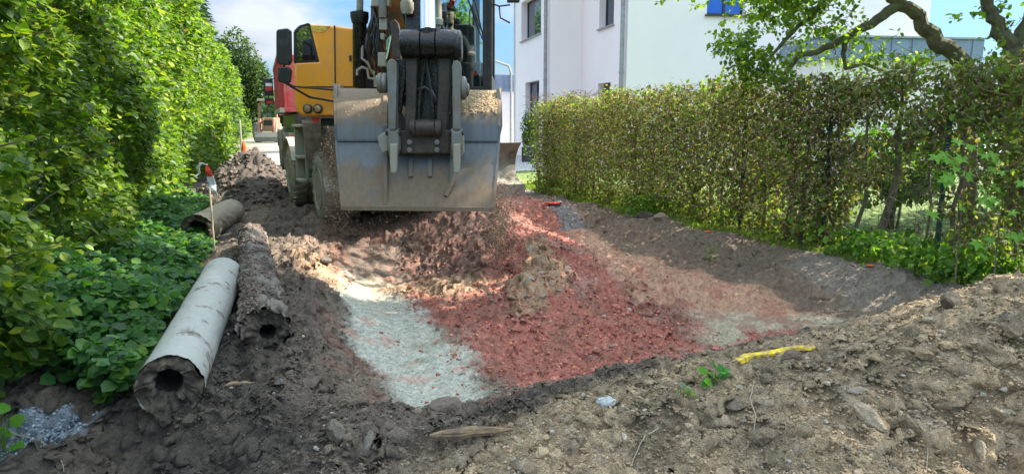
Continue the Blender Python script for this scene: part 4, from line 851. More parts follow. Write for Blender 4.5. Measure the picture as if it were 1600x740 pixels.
# ================================================================== HOUSE
def house():
    u = Vector((-.23, 1, 0)).normalized(); v = Vector((1, .23, 0)).normalized()     # u recedes along facade A, v runs right along facade B
    C0 = Vector((3.38, 20.9, 0)); H = 7.6
    t = thing('house', C0, 'white two storey rendered house with grey window frames behind the right hedge', 'house')
    def pl(a, b, z=0): return C0 + v * a + u * b + Vector((0, 0, z))
    wall = MB()
    # footprint: corner (0,0) -> along u 4.1 -> step out left 1.15 -> along u to 10.5 -> back; right to 10.4
    # walls with window openings built as panels
    def wallrun(o, d, L, n, holes, th=.35):
        """o origin, d direction, n outward normal; holes (a0,a1,z0,z1)"""
        xs = sorted({0, L} | {h[0] for h in holes} | {h[1] for h in holes}); zs = sorted({-.3, H} | {h[2] for h in holes} | {h[3] for h in holes})
        for i in range(len(xs) - 1):
            for j in range(len(zs) - 1):
                a, b, c, e = xs[i], xs[i + 1], zs[j], zs[j + 1]
                if any(h[0] <= a and b <= h[1] and h[2] <= c and e <= h[3] for h in holes): continue
                P = [o + d * a + Vector((0, 0, c)), o + d * b + Vector((0, 0, c)), o + d * b + Vector((0, 0, e)), o + d * a + Vector((0, 0, e))]
                wall.prism(P, -n * th)
    nA, nB = -v, -u
    def win(o, d, n, h, blue=False, mull=0, name='window', rec=.2, sill=True):
        a0, a1, z0, z1 = h; f = MB(); k = .06
        def B(a, b, c, e, y0, y1, m): m.prism([o + d * a + Vector((0, 0, c)) - n * y0, o + d * b + Vector((0, 0, c)) - n * y0, o + d * b + Vector((0, 0, e)) - n * y0, o + d * a + Vector((0, 0, e)) - n * y0], -n * (y1 - y0))
        B(a0, a1, z0, z0 + k, rec, rec + .07, f); B(a0, a1, z1 - k, z1, rec, rec + .07, f); B(a0, a0 + k, z0 + k, z1 - k, rec, rec + .07, f); B(a1 - k, a1, z0 + k, z1 - k, rec, rec + .07, f)
        for q in range(mull): c = a0 + (a1 - a0) * (q + 1) / (mull + 1); B(c - .04, c + .04, z0 + k, z1 - k, rec, rec + .07, f)
        fo = f.build(name, M['frame'], t, C0)
        g = MB(); B(a0 + k, a1 - k, z0 + k, z1 - k, rec + .03, rec + .045, g); g.build('pane', M['bluepane'] if blue else M['pane'], fo, C0)
        if sill: s = MB(); B(a0 - .06, a1 + .06, z0 - .05, z0 - .003, -.07, rec, s); s.build('sill', M['frame'] if blue else M['downpipe'], fo, C0)
    # A3 : from corner back 4.1
    ox, oy = pl(0, .35), None
    hA3 = [(1.15, 2.45, 4.35, 6.2), (1.3, 2.45, 1.9, 2.62)]
    wallrun(pl(0, .352), u, 3.75, nA, [(a - .352, b - .352, c, d) for a, b, c, d in hA3])
    for h in hA3: win(pl(0, 0), u, nA, h, rec=.22)
    # A2 : step faces camera, from (−1.15,4.1) to (0,4.1)
    wallrun(pl(-1.15, 4.1), v, 1.148, nB, [])
    # A1 : at a=-1.15, from 4.1 to 11
    hA1 = [(1.3, 4.3, 4.55, 6.05), (1.5, 3.6, .4, 2.9)]
    wallrun(pl(-1.15, 4.453), u, 5.3, nA, [(a - .353, b - .353, c, d) for a, b, c, d in hA1])
    win(pl(-1.15, 4.1), u, nA, hA1[0], mull=0, rec=.25); win(pl(-1.15, 4.1), u, nA, hA1[1], mull=1, name='entrance_door', sill=False)
    # B
    hB = [(2.5, 3.75, 4.55, 6.0)]
    wallrun(pl(0, 0), v, 10.4, nB, hB)
    win(pl(0, 0), v, nB, hB[0], blue=True, mull=1, rec=.12)
    # back and right walls
    wallrun(pl(10.4, .353), u, 9.3, v, []); wallrun(pl(-1.15, 9.76), v, 11.2, u, [])
    wall.build('wall', M['render'], t, C0)
    rf = MB(); P = [pl(-1.6, 3.7), pl(-.3, 3.7), pl(-.3, -.45), pl(10.8, -.45), pl(10.8, 10.2), pl(-1.6, 10.2)]; rf.prism([p + Vector((0, 0, H + .002)) for p in P], (0, 0, .3)); rf.build('roof', M['zinc'], t, C0)
    cv = MB(); cv.box(pl(4, 5, .1), (.1, .1, .1)); 
    # downpipes with brackets
    for a, b, dd in ((-1.15, 4.35, nA), (0, .12, nA), (-.9, 4.1, nB)):
        if dd is nB: continue
        p = pl(a, b) + dd * .12; m = MB().tube([p + Vector((0, 0, -.1)), p + Vector((0, 0, 6.0 if a < 0 else 7.2)), p + Vector((0, 0, 6.25 if a < 0 else 7.5)) - u * (.25 if a < 0 else 0), p + Vector((0, 0, H)) - u * (.5 if a < 0 else 0) - dd * .05], .065, 10)
        for z in (1, 2.8, 5): m.lathe(p + Vector((0, 0, z)), (0, 0, 1), [(0, .066), (.0, .08), (.05, .08), (.05, .066)], 10)
        m.build('downpipe', M['downpipe'], t, C0, smooth=True)
    q = pl(-1.15, 5.1, 1.9) + nA * .02; MB().box(q, (.06, .1, .3)).build('house_lamp', M['frame'], t, C0)
    # annex with zinc fascia (own thing, attached building)
    a0 = Vector((8.2, 18.6, 0)); e = Vector((1, .16, 0)).normalized(); f = Vector((-.16, 1, 0)).normalized()
    an = thing('annex', a0, 'low flat roofed annex with a blue grey zinc fascia right of the white house', 'building')
    m = MB(); m.prism([a0, a0 + e * 4.45, a0 + e * 4.45 + f * 2.6, a0 + f * 2.2], (0, 0, 3.0)); m.build('wall', M['render'], an, a0)
    m = MB(); m.prism([a0 - e * .12 - f * .12 + Vector((0, 0, 3.003)), a0 + e * 4.55 - f * .12 + Vector((0, 0, 3.003)), a0 + e * 4.55 + f * 2.6 + Vector((0, 0, 3.003)), a0 - e * .12 + f * 2.1 + Vector((0, 0, 3.003))], (0, 0, .56)); m.build('fascia', M['zinc'], an, a0, bevel=.01)
    for k in range(8): p = a0 + e * (k * .6) - f * .135 + Vector((0, 0, 3.28)); MB().box(p, (.03, .03, .55), Matrix.Rotation(math.atan2(e.y, e.x), 3, 'Z')).build('seam', M['zinc'], an, a0)
    m = MB(); m.prism([a0 - e * .16 - f * .16 + Vector((0, 0, 3.566)), a0 + e * 4.59 - f * .16 + Vector((0, 0, 3.566)), a0 + e * 4.59 + f * 2.6 + Vector((0, 0, 3.566)), a0 - e * .16 + f * 2.1 + Vector((0, 0, 3.566))], (0, 0, .05)); m.build('coping', M['downpipe'], an, a0)
    # garage to the left behind
    g0 = U(800, 225, 33); g0.z = 0; gt = thing('garage', g0, 'white flat roofed garage with a zinc parapet left of the house', 'building')
    L0 = g0 + Vector((-4.2, -.6, 0)); 
    m = MB(); m.prism([L0, g0 + Vector((.1, 0, 0)), g0 + Vector((.1, 5, 0)), L0 + Vector((0, 5, 0))], (0, 0, 2.75)); m.build('wall', M['render'], gt, g0)
    m = MB(); m.prism([L0 + Vector((-.1, -.12, 2.753)), g0 + Vector((.12, -.12, 2.753)), g0 + Vector((.12, 5, 2.753)), L0 + Vector((-.1, 5, 2.753))], (0, 0, .75)); m.build('parapet', M['zinc'], gt, g0)
    for k in range(12): MB().box(L0 + (g0 - L0) * (k / 11) + Vector((0, -.14, 3.13)), (.03, .04, .74)).build('seam', M['zinc'], gt, g0)
    m = MB(); d0 = g0 + Vector((-1.1, -.16, 1.05)); m.box(d0, (.9, .12, 2.1)); dr = m.build('door', M['frame'], gt, g0)
    MB().box(d0 + Vector((.3, -.09, 0)), (.03, .04, .4)).build('handle', M['downpipe'], dr, g0)
    p = g0 + Vector((-.05, -.25, 0)); MB().tube([p, p + Vector((0, 0, 3.6)), p + Vector((-.1, 0, 3.9)), p + Vector((-.7, 0, 4.1))], .055, 8).build('downpipe', M['downpipe'], gt, g0)
house()
pp = Vector((.62, 24.6, 0)); pt = thing('planter', pp, 'dark planter with a green bush by the house entrance', 'planter')
MB().prism([pp + Vector((-.28, -.28, 0)), pp + Vector((.28, -.28, 0)), pp + Vector((.28, .28, 0)), pp + Vector((-.28, .28, 0))], (0, 0, .5)).build('pot', M['planter'], pt, pp, bevel=.02)
crown(pp + Vector((0, 0, 1.05)), (.42, .42, .65), 2500, .07, G_COL, [3, 2, 3, 1], 88, pt, 'foliage')

# ================================================================== EXCAVATOR
EC = Vector((-2.16, 11.38, 0)); FW = Vector((.44, -.9, 0)).normalized(); RT = Vector((.9, .44, 0)).normalized()
EX = thing('excavator', EC, 'orange wheeled excavator emptying its wide steel bucket over the pit', 'excavator')
def E(f, r_, z): return EC + FW * f + RT * r_ + Vector((0, 0, z))
ROT = Matrix.Rotation(math.atan2(RT.y, RT.x), 3, 'Z')
def wheel(c, axd, rad, wid, parent, org, rimmat, tyremat, lugs=26):
    tyre = MB(); h = wid / 2
    tyre.lathe(c, axd, [(-h, rad * .56), (-h * 1.02, rad * .7), (-h * .98, rad * .88), (-h * .8, rad * .97), (-h * .1, rad * .985), (0, rad * .95), (h * .1, rad * .985), (h * .8, rad * .97), (h * .98, rad * .88), (h * 1.02, rad * .7), (h, rad * .56)], 36, closed=False)
    ax_ = Vector(axd).normalized(); u = ax_.cross(Vector((0, 0, 1))).normalized()
    for i in range(lugs):
        a = 2 * math.pi * i / lugs; d = u * math.cos(a) + Vector((0, 0, 1)) * math.sin(a); tn = ax_.cross(d)
        for s in (-1, 1):
            p0 = Vector(c) + d * rad * .98 + ax_ * s * h * .18 + tn * .02 * s; p1 = Vector(c) + d * rad * .95 + ax_ * s * h * .97 + tn * .05
            tyre.beam(p0, p1, rad * .09, rad * .07, up=d)
    ty = tyre
    wh = MB(); wh.lathe(c, axd, [(-h * .75, .02), (-h * .78, rad * .2), (-h * .6, rad * .24), (-h * .35, rad * .42), (-h * .9, rad * .50), (-h * 1.04, rad * .555), (h * 1.04, rad * .555), (h * .9, rad * .5), (h * .5, rad * .3), (h * .5, .02)], 28)
    for i in range(8):
        a = 2 * math.pi * i / 8; d = u * math.cos(a) + Vector((0, 0, 1)) * math.sin(a)
        for s in (-1, 1): q = Vector(c) + d * rad * .30 + ax_ * s * h * .5; wh.tube([q, q + ax_ * s * .06], .014, 6)
    W = wh.build('wheel', rimmat, parent, org, smooth=True); ty.build('tyre', tyremat, W, org, smooth=True)
    return W
for f in (1.3, -1.3):
    for s in (-1, 1): wheel(E(f, s * 1.0, .50), RT, .52, .50, EX, EC, M['greysteel'], M['rub'])
mb = MB()
mb.box(E(0, 0, .92), (1.7, 3.4, .55), ROT); mb.box(E(1.3, 0, .55), (1.6, .25, .25), ROT); mb.box(E(-1.3, 0, .55), (1.6, .25, .25), ROT); mb.box(E(1.75, 0, .62), (.9, .6, .3), ROT)
mb.build('chassis', M['greysteel'], EX, EC, bevel=.02)
for s in (-1, 1):
    m = MB(); 
    for zz, d in ((.52, .42), (.88, .42), (1.36, .75)): m.box(E(-.05, s * 1.10, zz), (.42, d, .04), ROT)
    m.box(E(-.26, s * 1.13, .95), (.34, .035, .80), ROT); m.box(E(-.02, s * .93, .95), (.05, .50, .78), ROT); m.box(E(.16, s * 1.2, .90), (.04, .04, .75), ROT); m.build('steps', M['greysteel'], EX, EC, bevel=.006)
    m = MB(); pf = [(.34, 1.45), (.40, 1.40), (.50, 1.18), (.56, .95), (.60, .74)]
    for k in range(4): m.prism([E(pf[k][0], s * .80, pf[k][1]), E(pf[k + 1][0], s * .80, pf[k + 1][1]), E(pf[k + 1][0], s * 1.28, pf[k + 1][1]), E(pf[k][0], s * 1.28, pf[k][1])], FW * .02)
    m.build('mud_flap', M['flap'], EX, EC)
    for fc in (-1.3,):
        m = MB(); A = []
        for k in range(9):
            a = R(25 + 130 * k / 8); A.append((math.cos(a) * .64, .52 + math.sin(a) * .64))
        for k in range(8):
            P = [E(fc + A[k][0], s * 1.0 - .29, A[k][1]), E(fc + A[k + 1][0], s * 1.0 - .29, A[k + 1][1]), E(fc + A[k + 1][0], s * 1.0 + .29, A[k + 1][1]), E(fc + A[k][0], s * 1.0 + .29, A[k][1])]
            nrm = (E(fc, 0, .5) - E(fc + A[k][0], 0, A[k][1])).normalized(); m.prism(P, nrm * .02)
        m.build('mudguard', M['greysteel'], EX, EC)
# dozer blade
m = MB(); prof = []
for k in range(9):
    a = -1 + 2 * k / 8; prof.append((2.02 + .20 * a * a + (0.06 if a < -.6 else 0), .80 + .33 * a))
for k in range(8):
    P = [E(prof[k][0], -1.32, prof[k][1]), E(prof[k + 1][0], -1.32, prof[k + 1][1]), E(prof[k + 1][0], 1.47, prof[k + 1][1]), E(prof[k][0], 1.47, prof[k][1])]
    m.prism(P, -FW * .035)
bl = m.build('dozer_blade', M['blade'], EX, EC)
m = MB().beam(E(2.27, -1.34, .46), E(2.27, 1.49, .46), .05, .16); m.build('cutting_edge', M['steel'], bl, EC)
for s in (-.5, .5): MB().beam(E(1.5, s, .6), E(2.05, s, .75), .14, .2).build('blade_arm', M['greysteel'], EX, EC, bevel=.01)

# upper structure, faces the viewer; front plane
YF = 9.3
TC = Vector((-1.62, 11.05, 0))
m = MB().lathe((TC.x, TC.y, 1.0), (0, 0, 1), [(0, .62), (.14, .62), (.14, .55), (.26, .55)], 32); m.build('turntable', M['grease'], EX, EC)
m = MB(); a = U(560, 140, YF); m.box((-1.5, 10.95, 1.36), (2.2, 2.9, .22)); m.build('upper_frame', M['black'], EX, EC, bevel=.02)
# orange side housing (viewer's left)
def PF(lst, Y): return [U(a, b, Y) for a, b in lst]
def rounded_body(lst, Y0, Y1, inset=6, cen=(505, 110)):
    m = MB(); A = PF([(cen[0] + (a - cen[0]) * (1 - inset / 50), cen[1] + (b - cen[1]) * (1 - inset / 70)) for a, b in lst], Y0); B = PF(lst, Y0 + .09)
    C_ = [p + Vector((0, Y1 - Y0 - .09, 0)) for p in B]; n = len(lst)
    m.add(A + B + C_, [tuple(range(n))] + [(i, (i + 1) % n, (i + 1) % n + n, i + n) for i in range(n)] + [(i + n, (i + 1) % n + n, (i + 1) % n + 2 * n, i + 2 * n) for i in range(n)] + [tuple(range(2 * n, 3 * n))])
    return m
HB = [(499, 97), (484, 38), (520, 40), (553, 44), (556, 182), (473, 182), (464, 176), (461, 160), (460, 99)]
hb = rounded_body(HB, YF, 11.9, inset=1.5).build('side_housing', M['orange'], EX, EC, bevel=.018, smooth=True)
m = MB(); m.prism(PF([(521.6, 40), (523.4, 40), (524.6, 136), (522.8, 136)], YF - .012), (0, .02, 0)); m.prism(PF([(466, 135), (552, 135), (552, 136.6), (466, 136.6)], YF - .012), (0, .02, 0)); m.build('panel_gap', M['black'], hb, EC)
m = MB().prism(PF([(545, 88), (548, 86), (549, 94), (546, 96)], YF - .02), (0, .03, 0)); m.build('latch', M['black'], hb, EC)
m = MB().prism(PF([(485, 40), (516, 41), (505, 51), (488, 50)], YF - .006), (0, .015, 0)); m.build('roof_lip', M['yellow'], hb, EC)
# corner window with frame and rail inside
wf = MB()
for a, b in (((461, 98), (461, 50)), ((461, 50), (469, 42)), ((469, 42), (483, 38)), ((483, 38), (498, 96)), ((498, 96), (461, 98))): wf.beam(U(*a, YF + .03), U(*b, YF + .03), .03, .03, up=(0, 1, 0))
wfo = wf.build('corner_window', M['black'], EX, EC)
MB().prism(PF([(462, 97), (462, 50), (470, 43), (482, 39), (497, 95)], YF + .03), (0, .01, 0)).build('pane', M['dkglass'], wfo, EC)
MB().tube([U(470, 96, YF + .25), U(470, 72, YF + .25), U(476, 66, YF + .25), U(486, 72, YF + .25), U(488, 95, YF + .25)], .012, 6).build('inner_rail', M['greysteel'], wfo, EC)
for px in (481, 497):
    c = U(px, 170, YF - .01); l = MB().lathe(c, (0, -1, 0), [(-.03, .062), (.02, .062), (.03, .05)], 20).build('work_light', M['black'], EX, EC)
    MB().lathe(c + Vector((0, -.031, 0)), (0, -1, 0), [(0, .046), (.008, .04), (.014, .015)], 16).build('lens', M['lamp'], l, EC)
MB().prism(PF([(487, 183), (499, 184), (498, 192), (488, 190)], YF + .1), (0, .01, 0)).build('reflector', M['bright_red'], EX, EC)
# mirrors + bars
YM = 8.75
m = MB().prism(PF([(433, 46), (449, 44), (453, 48), (454, 96), (450, 102), (436, 101), (431, 96), (431, 50)], YM), (0, .09, 0)); mr = m.build('mirror', M['black'], EX, EC, bevel=.015)
m = MB().prism(PF([(434, 105), (450, 104), (454, 110), (452, 128), (445, 131), (433, 127)], YM), (0, .09, 0)); m.build('mirror', M['black'], EX, EC, bevel=.015)
m = MB(); m.tube([U(444, 96, YM + .1), U(444, 118, YM + .12), U(446, 130, YM + .15), U(484, 152, YF - .15), U(524, 159, YF - .05)], .014, 6); m.tube([U(446, 128, YM + .12), U(458, 135, YF - .2), U(524, 141, YF - .05)], .012, 6); m.build('mirror_arm', M['black'], EX, EC)

# cab (viewer's right)
YC = 9.05
cl, crr, ct, cb = 655, 770, -130, 143
def post(a, b, Y0, Y1, wd, m): m.beam(U(*a, Y0), U(*b, Y1), wd, wd, up=(0, 1, 0))
m = MB()
for X in (cl, crr - 7):
    post((X, ct), (X, cb), YC, YC, .10, m)
p0 = U(crr - 7, ct, YC); p1 = U(crr - 7, cb, YC); q0 = U(cl, ct, YC); q1 = U(cl, cb, YC); B_ = Vector((0, 1.55, 0))
for p in (p0, q0): m.beam(p, p + B_, .09, .1)
for a, b in ((p0 + B_, p1 + B_), (q0 + B_, q1 + B_)): m.beam(a, b, .09, .09, up=(0, 1, 0))
m.beam(q0, p0, .1, .1); m.beam(q1, p1, .1, .12); m.beam(q0 + B_, p0 + B_, .1, .1); m.beam(q1 + B_, p1 + B_, .1, .3); m.beam(p1, p1 + B_, .09, .45); m.beam(q1, q1 + B_, .09, .45)
m.beam(p0 + Vector((0, .75, 0)), p1 + Vector((0, .75, 0)), .05, .07, up=(0, 1, 0))
cab = m.build('cab_frame', M['black'], EX, EC, bevel=.012)
MB().box((p0 + q0 + B_) / 2 + Vector((0, 0, .06)), ((p0 - q0).x + .2, 1.75, .10)).build('cab_roof', M['orange'], EX, EC, bevel=.03)
MB().box((p1 + q1 + B_) / 2 + Vector((0, 0, -.12)), ((p0 - q0).x, 1.6, .10)).build('cab_floor', M['black'], EX, EC)
gl = MB(); gl.prism([q0 + Vector((0, -.01, 0)), p0 + Vector((0, -.01, 0)), p1 + Vector((0, -.01, 0)), q1 + Vector((0, -.01, 0))], (0, .006, 0)); gl.build('windscreen', M['glass'], EX, EC)
gl = MB(); gl.prism([p0, p0 + B_, p1 + B_, p1], (.006, 0, 0)); gl.build('door_glass', M['glass'], EX, EC)
# wipers, handrails, console, seat
m = MB(); m.tube([U(728, -10, YC - .04), U(745, 40, YC - .05), U(754, 62, YC - .05)], .008, 5); m.tube([U(738, -10, YC - .04), U(750, 35, YC - .05), U(756, 66, YC - .05)], .007, 5); m.beam(U(722, -20, YC - .05), U(758, 60, YC - .05), .012, .02); m.build('wiper', M['black'], EX, EC)
m = MB(); m.tube([U(742, 3, YC + .2), U(734, 18, YC + .2), U(734, 38, YC + .2), U(742, 44, YC + .2), U(743, 110, YC + .2)], .013, 6); m.tube([U(750, 96, YC + .1), U(751, 140, YC + .1)], .013, 6); m.build('grab_rail', M['greysteel'], EX, EC)
m = MB(); m.box(U(738, 128, 9.45), (.34, .55, .42)); m.box(U(690, 128, 9.35), (.30, .45, .42)); m.box(U(758, 70, YC + .05), (.06, .08, .5)); m.build('console', M['black'], EX, EC, bevel=.03)
m = MB(); m.tube([U(737, 110, 9.3), U(736, 90, 9.28), U(735, 82, 9.27)], [.015, .018, .024], 8); m.build('joystick', M['black'], EX, EC, smooth=True)
seat = MB(); sx = U(712, 20, 9.95); seat.box((sx.x, 9.85, 2.0), (.5, .5, .14)); seat.box((sx.x, 10.12, 2.4), (.48, .14, .75)); seat.box((sx.x - .06, 10.16, 2.80), (.22, .10, .14)); seat.build('seat', M['black'], EX, EC, bevel=.04)
m = MB(); m.tube([U(706, -22, 9.15), U(706, -4, 9.15)], .004, 4)
for k, (a, b) in enumerate(((704, -6), (708, 0), (703, 3))): m.lathe(U(a, b, 9.15), (0, 0, -1), [(0, .008), (.02, .028), (.05, .02), (.08, .004)], 7)
m.build('red_pendant', M['bright_red'], EX, EC)
MB().lathe(U(741, 112, 9.1), (0, 0, -1), [(0, .01), (.02, .03), (.05, .025), (.06, .005)], 8).build('red_knob', M['bright_red'], EX, EC)
m = MB(); m.tube([U(766, 5, YC), U(780, 10, YC - .1), U(782, 28, YC - .12), U(797, 36, YC - .12)], .012, 6); m.tube([U(780, 10, YC - .1), U(797, 8, YC - .12)], .010, 6); m.build('mirror_arm', M['black'], EX, EC)
MB().prism(PF([(792, -60), (812, -60), (812, 4), (792, 4)], YC - .15), (0, .06, 0)).build('mirror', M['black'], EX, EC, bevel=.015)

MB().prism(PF([(551, 46), (606, 40), (606, 150), (551, 150)], 9.62), (0, .05, 0)).build('inner_panel', M['black'], EX, EC)
MB().prism(PF([(636, 96), (764, 98), (764, 143), (636, 143)], 9.16), (0, .25, 0)).build('dash_panel', M['black'], EX, EC, bevel=.02)
MB().beam(U(758, -130, YC - .02), U(758, 143, YC - .02), .06, .08, up=(0, 1, 0)).build('door_pillar', M['black'], EX, EC, bevel=.01)
MB().beam(U(744, -130, YC + .9), U(744, 143, YC + .9), .10, .08, up=(0, 1, 0)).build('rear_pillar', M['black'], EX, EC, bevel=.01)
# boom: orange box beam rising forward out of the frame
def boomP(px, py, Y): return U(px, py, Y)
b0 = U(618, 110, 9.75); b1_ = U(628, -70, 8.9); b2_ = U(655, -420, 7.8); b3_ = U(655, -300, 6.75)
m = MB(); m.beam(b0, b1_, .66, .5, up=(0, 1, 0), w2=.56, h2=.6); m.build('boom', M['orange_dirty'], EX, EC, bevel=.02)
m = MB(); m.beam(b1_, b2_, .56, .6, up=(0, 1, 0), w2=.4, h2=.5); m.beam(b2_, U(657, -260, 6.8), .4, .5, up=(0, 1, 0), w2=.34, h2=.4); m.build('boom', M['orange_dirty'], EX, EC, bevel=.02)
# boom cylinders
for px, nm in ((562, 0), (684, 1)):
    c = MB(); c.tube([U(px, 135, 9.15), U(px, 30, 8.95)], .088, 16); c.lathe(U(px, 30, 8.95), (0, 0, 1), [(-.05, .10), (.02, .115), (.08, .115), (.10, .07)], 16)
    co = c.build('lift_cylinder', M['grease'], EX, EC, smooth=True)
    MB().tube([U(px, 32, 8.95), U(px + 3, -150, 8.6)], .042, 14).build('piston_rod', M['chrome'] if nm else M['greysteel'], co, EC, smooth=True)
# stick between boom and bucket with chrome rod in front
YB = 5.98
m = MB(); m.beam(U(657, -250, 6.95), U(660, 200, 6.55), .36, .40, up=(0, 1, 0), w2=.22, h2=.22); m.build('stick', M['grease'], EX, EC, bevel=.015)
c = MB(); c.tube([U(668, -240, 6.45), U(668, -12, 6.30)], .11, 18); co = c.build('bucket_cylinder', M['grease'], EX, EC, smooth=True)
MB().tube([U(668, -14, 6.30), U(669, 52, YB - .02)], .066, 20).build('piston_rod', M['chrome'], co, EC, smooth=True)
# thick pivot boss
def hcyl(pxa, pxb, py, Y, rad, name, mat, ridges=(), bevel=0.0, par=None):
    a = U(pxa, py, Y); b = U(pxb, py, Y); L_ = (b - a).length; prof = [(0, rad * .8), (.012, rad * .97), (.02, rad)]
    for rr in ridges: prof += [(L_ * rr - .006, rad), (L_ * rr, rad * .9), (L_ * rr + .006, rad)]
    prof += [(L_ - .02, rad), (L_ - .012, rad * .97), (L_, rad * .8)]
    return MB().lathe(a, b - a, prof, 28).build(name, mat, par or EX, EC, smooth=True)
hcyl(626, 716, 69, YB, .118, 'pivot_boss', M['grease'], (.36, .62))
hcyl(708, 722, 73, YB + .02, .135, 'pivot_cap', M['grease'])
m = MB(); m.tube([U(668, 46, YB), U(669, 62, YB)], .09, 16); m.build('rod_eye', M['grease'], EX, EC, smooth=True)
# link plates
def plate(lst, Y0, th, name, mat, dtilt=0, bevel=.008):
    P = [U(a, b, Y0 + dtilt * (b - 100) / 100) for a, b in lst]; return MB().prism(P, (0, th, 0)).build(name, mat, EX, EC, bevel=bevel)
plate([(633, 80), (652, 80), (650, 150), (647, 222), (632, 222), (634, 150)], YB + .0, .10, 'link_arm', M['brownsteel'])
plate([(686, 80), (705, 80), (702, 150), (698, 210), (681, 215), (684, 150)], YB + .0, .10, 'link_arm', M['brownsteel'])
plate([(650, 86), (686, 86), (684, 140), (690, 200), (646, 205), (652, 140)], YB + .16, .12, 'link_web', M['grease'])
for P_ in (((664, 92), (655, 150), (653, 190)), ((664, 92), (674, 150), (676, 190)), ((652, 140), (664, 137), (674, 143), (682, 160))): MB().tube([U(*a, YB + .07) for a in P_], .016, 7).build('hose', M['black'], EX, EC, smooth=True)
MB().tube([U(625, 132, YB + .18), U(684, 133, YB + .18)], .020, 10).build('cross_pin', M['steel'], EX, EC, smooth=True)
MB().tube([U(618, 148, YB + .16), U(640, 148, YB + .16)], .010, 8).build('cross_pin', M['steel'], EX, EC, smooth=True)
# outer levers, rounded top
def lever(cx, top, bot, w0, w1, Y0, mat, name='guide_lever'):
    pts = [];
    for k in range(9): a = math.pi * k / 8; pts.append((cx + math.cos(a) * w0, top + 12 - math.sin(a) * 12))
    pts += [(cx - w0 * .8, 150), (cx - w1, bot), (cx + w1, bot), (cx + w0 * .9, 150)]
    return plate(pts, Y0, .11, name, mat)
lever(612, 92, 208, 8, 5.5, YB - .10, M['steel']); lever(713, 94, 208, 7, 5.5, YB - .10, M['steel'])
plate([(618, 92), (634, 92), (634, 120), (626, 175), (620, 175)], YB + .04, .10, 'inner_lever', M['grease']); plate([(695, 92), (708, 92), (706, 175), (699, 175), (696, 130)], YB + .04, .10, 'inner_lever', M['grease'])
plate([(610, 34), (616, 30), (622, 36), (627, 60), (626, 92), (614, 92), (611, 60)], 8.3, .08, 'boom_lug', M['brownsteel'])
plate([(686, 46), (692, 40), (704, 60), (704, 92), (690, 92)], YB + .3, .08, 'boom_lug', M['grease'])
hcyl(590, 606, 130, YB + .0, .085, 'pin_end', M['steel'], (.5,)); hcyl(719, 729, 138, YB + .02, .10, 'pin_end', M['steel']); hcyl(728, 733, 140, YB + .02, .055, 'pin_end', M['steel'])
# clevises and lower bars
for cx, s in ((614, 1), (713, -1)):
    plate([(cx - 8, 200), (cx - 4, 206), (cx + 4, 206), (cx + 8, 200), (cx + 9, 232), (cx + 5, 246), (cx - 6, 246), (cx - 8, 232)], YB - .16, .13, 'clevis', M['steel'])
    hcyl(cx - 11, cx + 11, 207, YB - .12, .03, 'clevis_pin', M['grease'])
    plate([(cx - 5, 225), (cx + 6, 225), (cx + 6, 262), (cx + 5, 270), (cx - 4, 270), (cx - 5, 250)], YB - .20, .05, 'lower_bar', M['greysteel'])
plate([(590, 214), (600, 206), (607, 212), (606, 235), (598, 240), (592, 228)], YB - .05, .1, 'hook', M['greysteel'])
plate([(717, 208), (724, 212), (725, 238), (719, 246), (715, 232)], YB - .05, .1, 'hook', M['greysteel'])
plate([(622, 168), (632, 186), (700, 186), (707, 168), (707, 243), (622, 243)], YB + .11, .06, 'coupler_frame', M['brownsteel'])
plate([(622, 120), (706, 120), (706, 190), (622, 190)], YB + .30, .06, 'stick_face', M['grease'])
cpl = plate([(624, 204), (703, 204), (702, 240), (626, 240)], YB - .02, .12, 'coupler', M['brownsteel'])
hcyl(640, 690, 200, YB - .04, .07, 'coupler_tube', M['brownsteel'], (.2, .8))
for px in (640, 683):
    for py in (222, 234): MB().lathe(U(px, py, YB - .02), (0, -1, 0), [(0, .024), (.018, .024), (.02, .014)], 6).build('bolt', M['steel'], cpl, EC)
# hydraulic lines at the boom foot
m = MB()
m.tube([U(566, 40, 9.0), U(566, 92, 8.95), U(574, 98, 8.95), U(586, 118, 8.95), U(586, 135, 9.0)], .018, 8); m.tube([U(558, 118, 9), U(558, 110, 9), U(566, 105, 9), U(574, 108, 9), U(576, 122, 9), U(588, 124, 9)], .018, 8)
m.build('hydraulic_line', M['greysteel'], EX, EC, smooth=True)
m = MB(); rg = random.Random(5)
for i in range(15):
    a = (rg.uniform(578, 606), rg.uniform(-10, 50)); b = (rg.uniform(578, 606), rg.uniform(80, 125)); mid = ((a[0] + b[0]) / 2 + rg.uniform(-14, 14), (a[1] + b[1]) / 2)
    P = [U(*a, 8.9), U((a[0] + mid[0]) / 2 + rg.uniform(-3, 3), (a[1] + mid[1]) / 2, 8.78), U(*mid, 8.74), U((b[0] + mid[0]) / 2, (b[1] + mid[1]) / 2, 8.78), U(*b, 8.9)]
    MB().tube(P, rg.uniform(.010, .018), 7).build('hose', M['black'], EX, EC, smooth=True)
for i in range(8):
    x0 = rg.uniform(628, 652); MB().tube([U(x0, -15, 6.8), U(x0 + rg.uniform(-5, 5), 20, 6.7), U(x0 + rg.uniform(-6, 6), 48, 6.75), U(x0, 80, 6.8)], rg.uniform(.012, .02), 7).build('hose', M['black'], EX, EC, smooth=True)
for a, b, cc, d in ((592, 28, 604, 47), (590, 82, 602, 104), (580, -4, 608, 10), (594, 52, 600, 62)): MB().prism(PF([(a, b), (cc, b), (cc, d), (a, d)], 8.7), (0, .14, 0)).build('valve_block', M['greysteel'], EX, EC, bevel=.012)
MB().tube([U(598, 0, 8.7), U(598, 28, 8.7)], .05, 10).build('valve_cylinder', M['steel'], EX, EC, smooth=True)
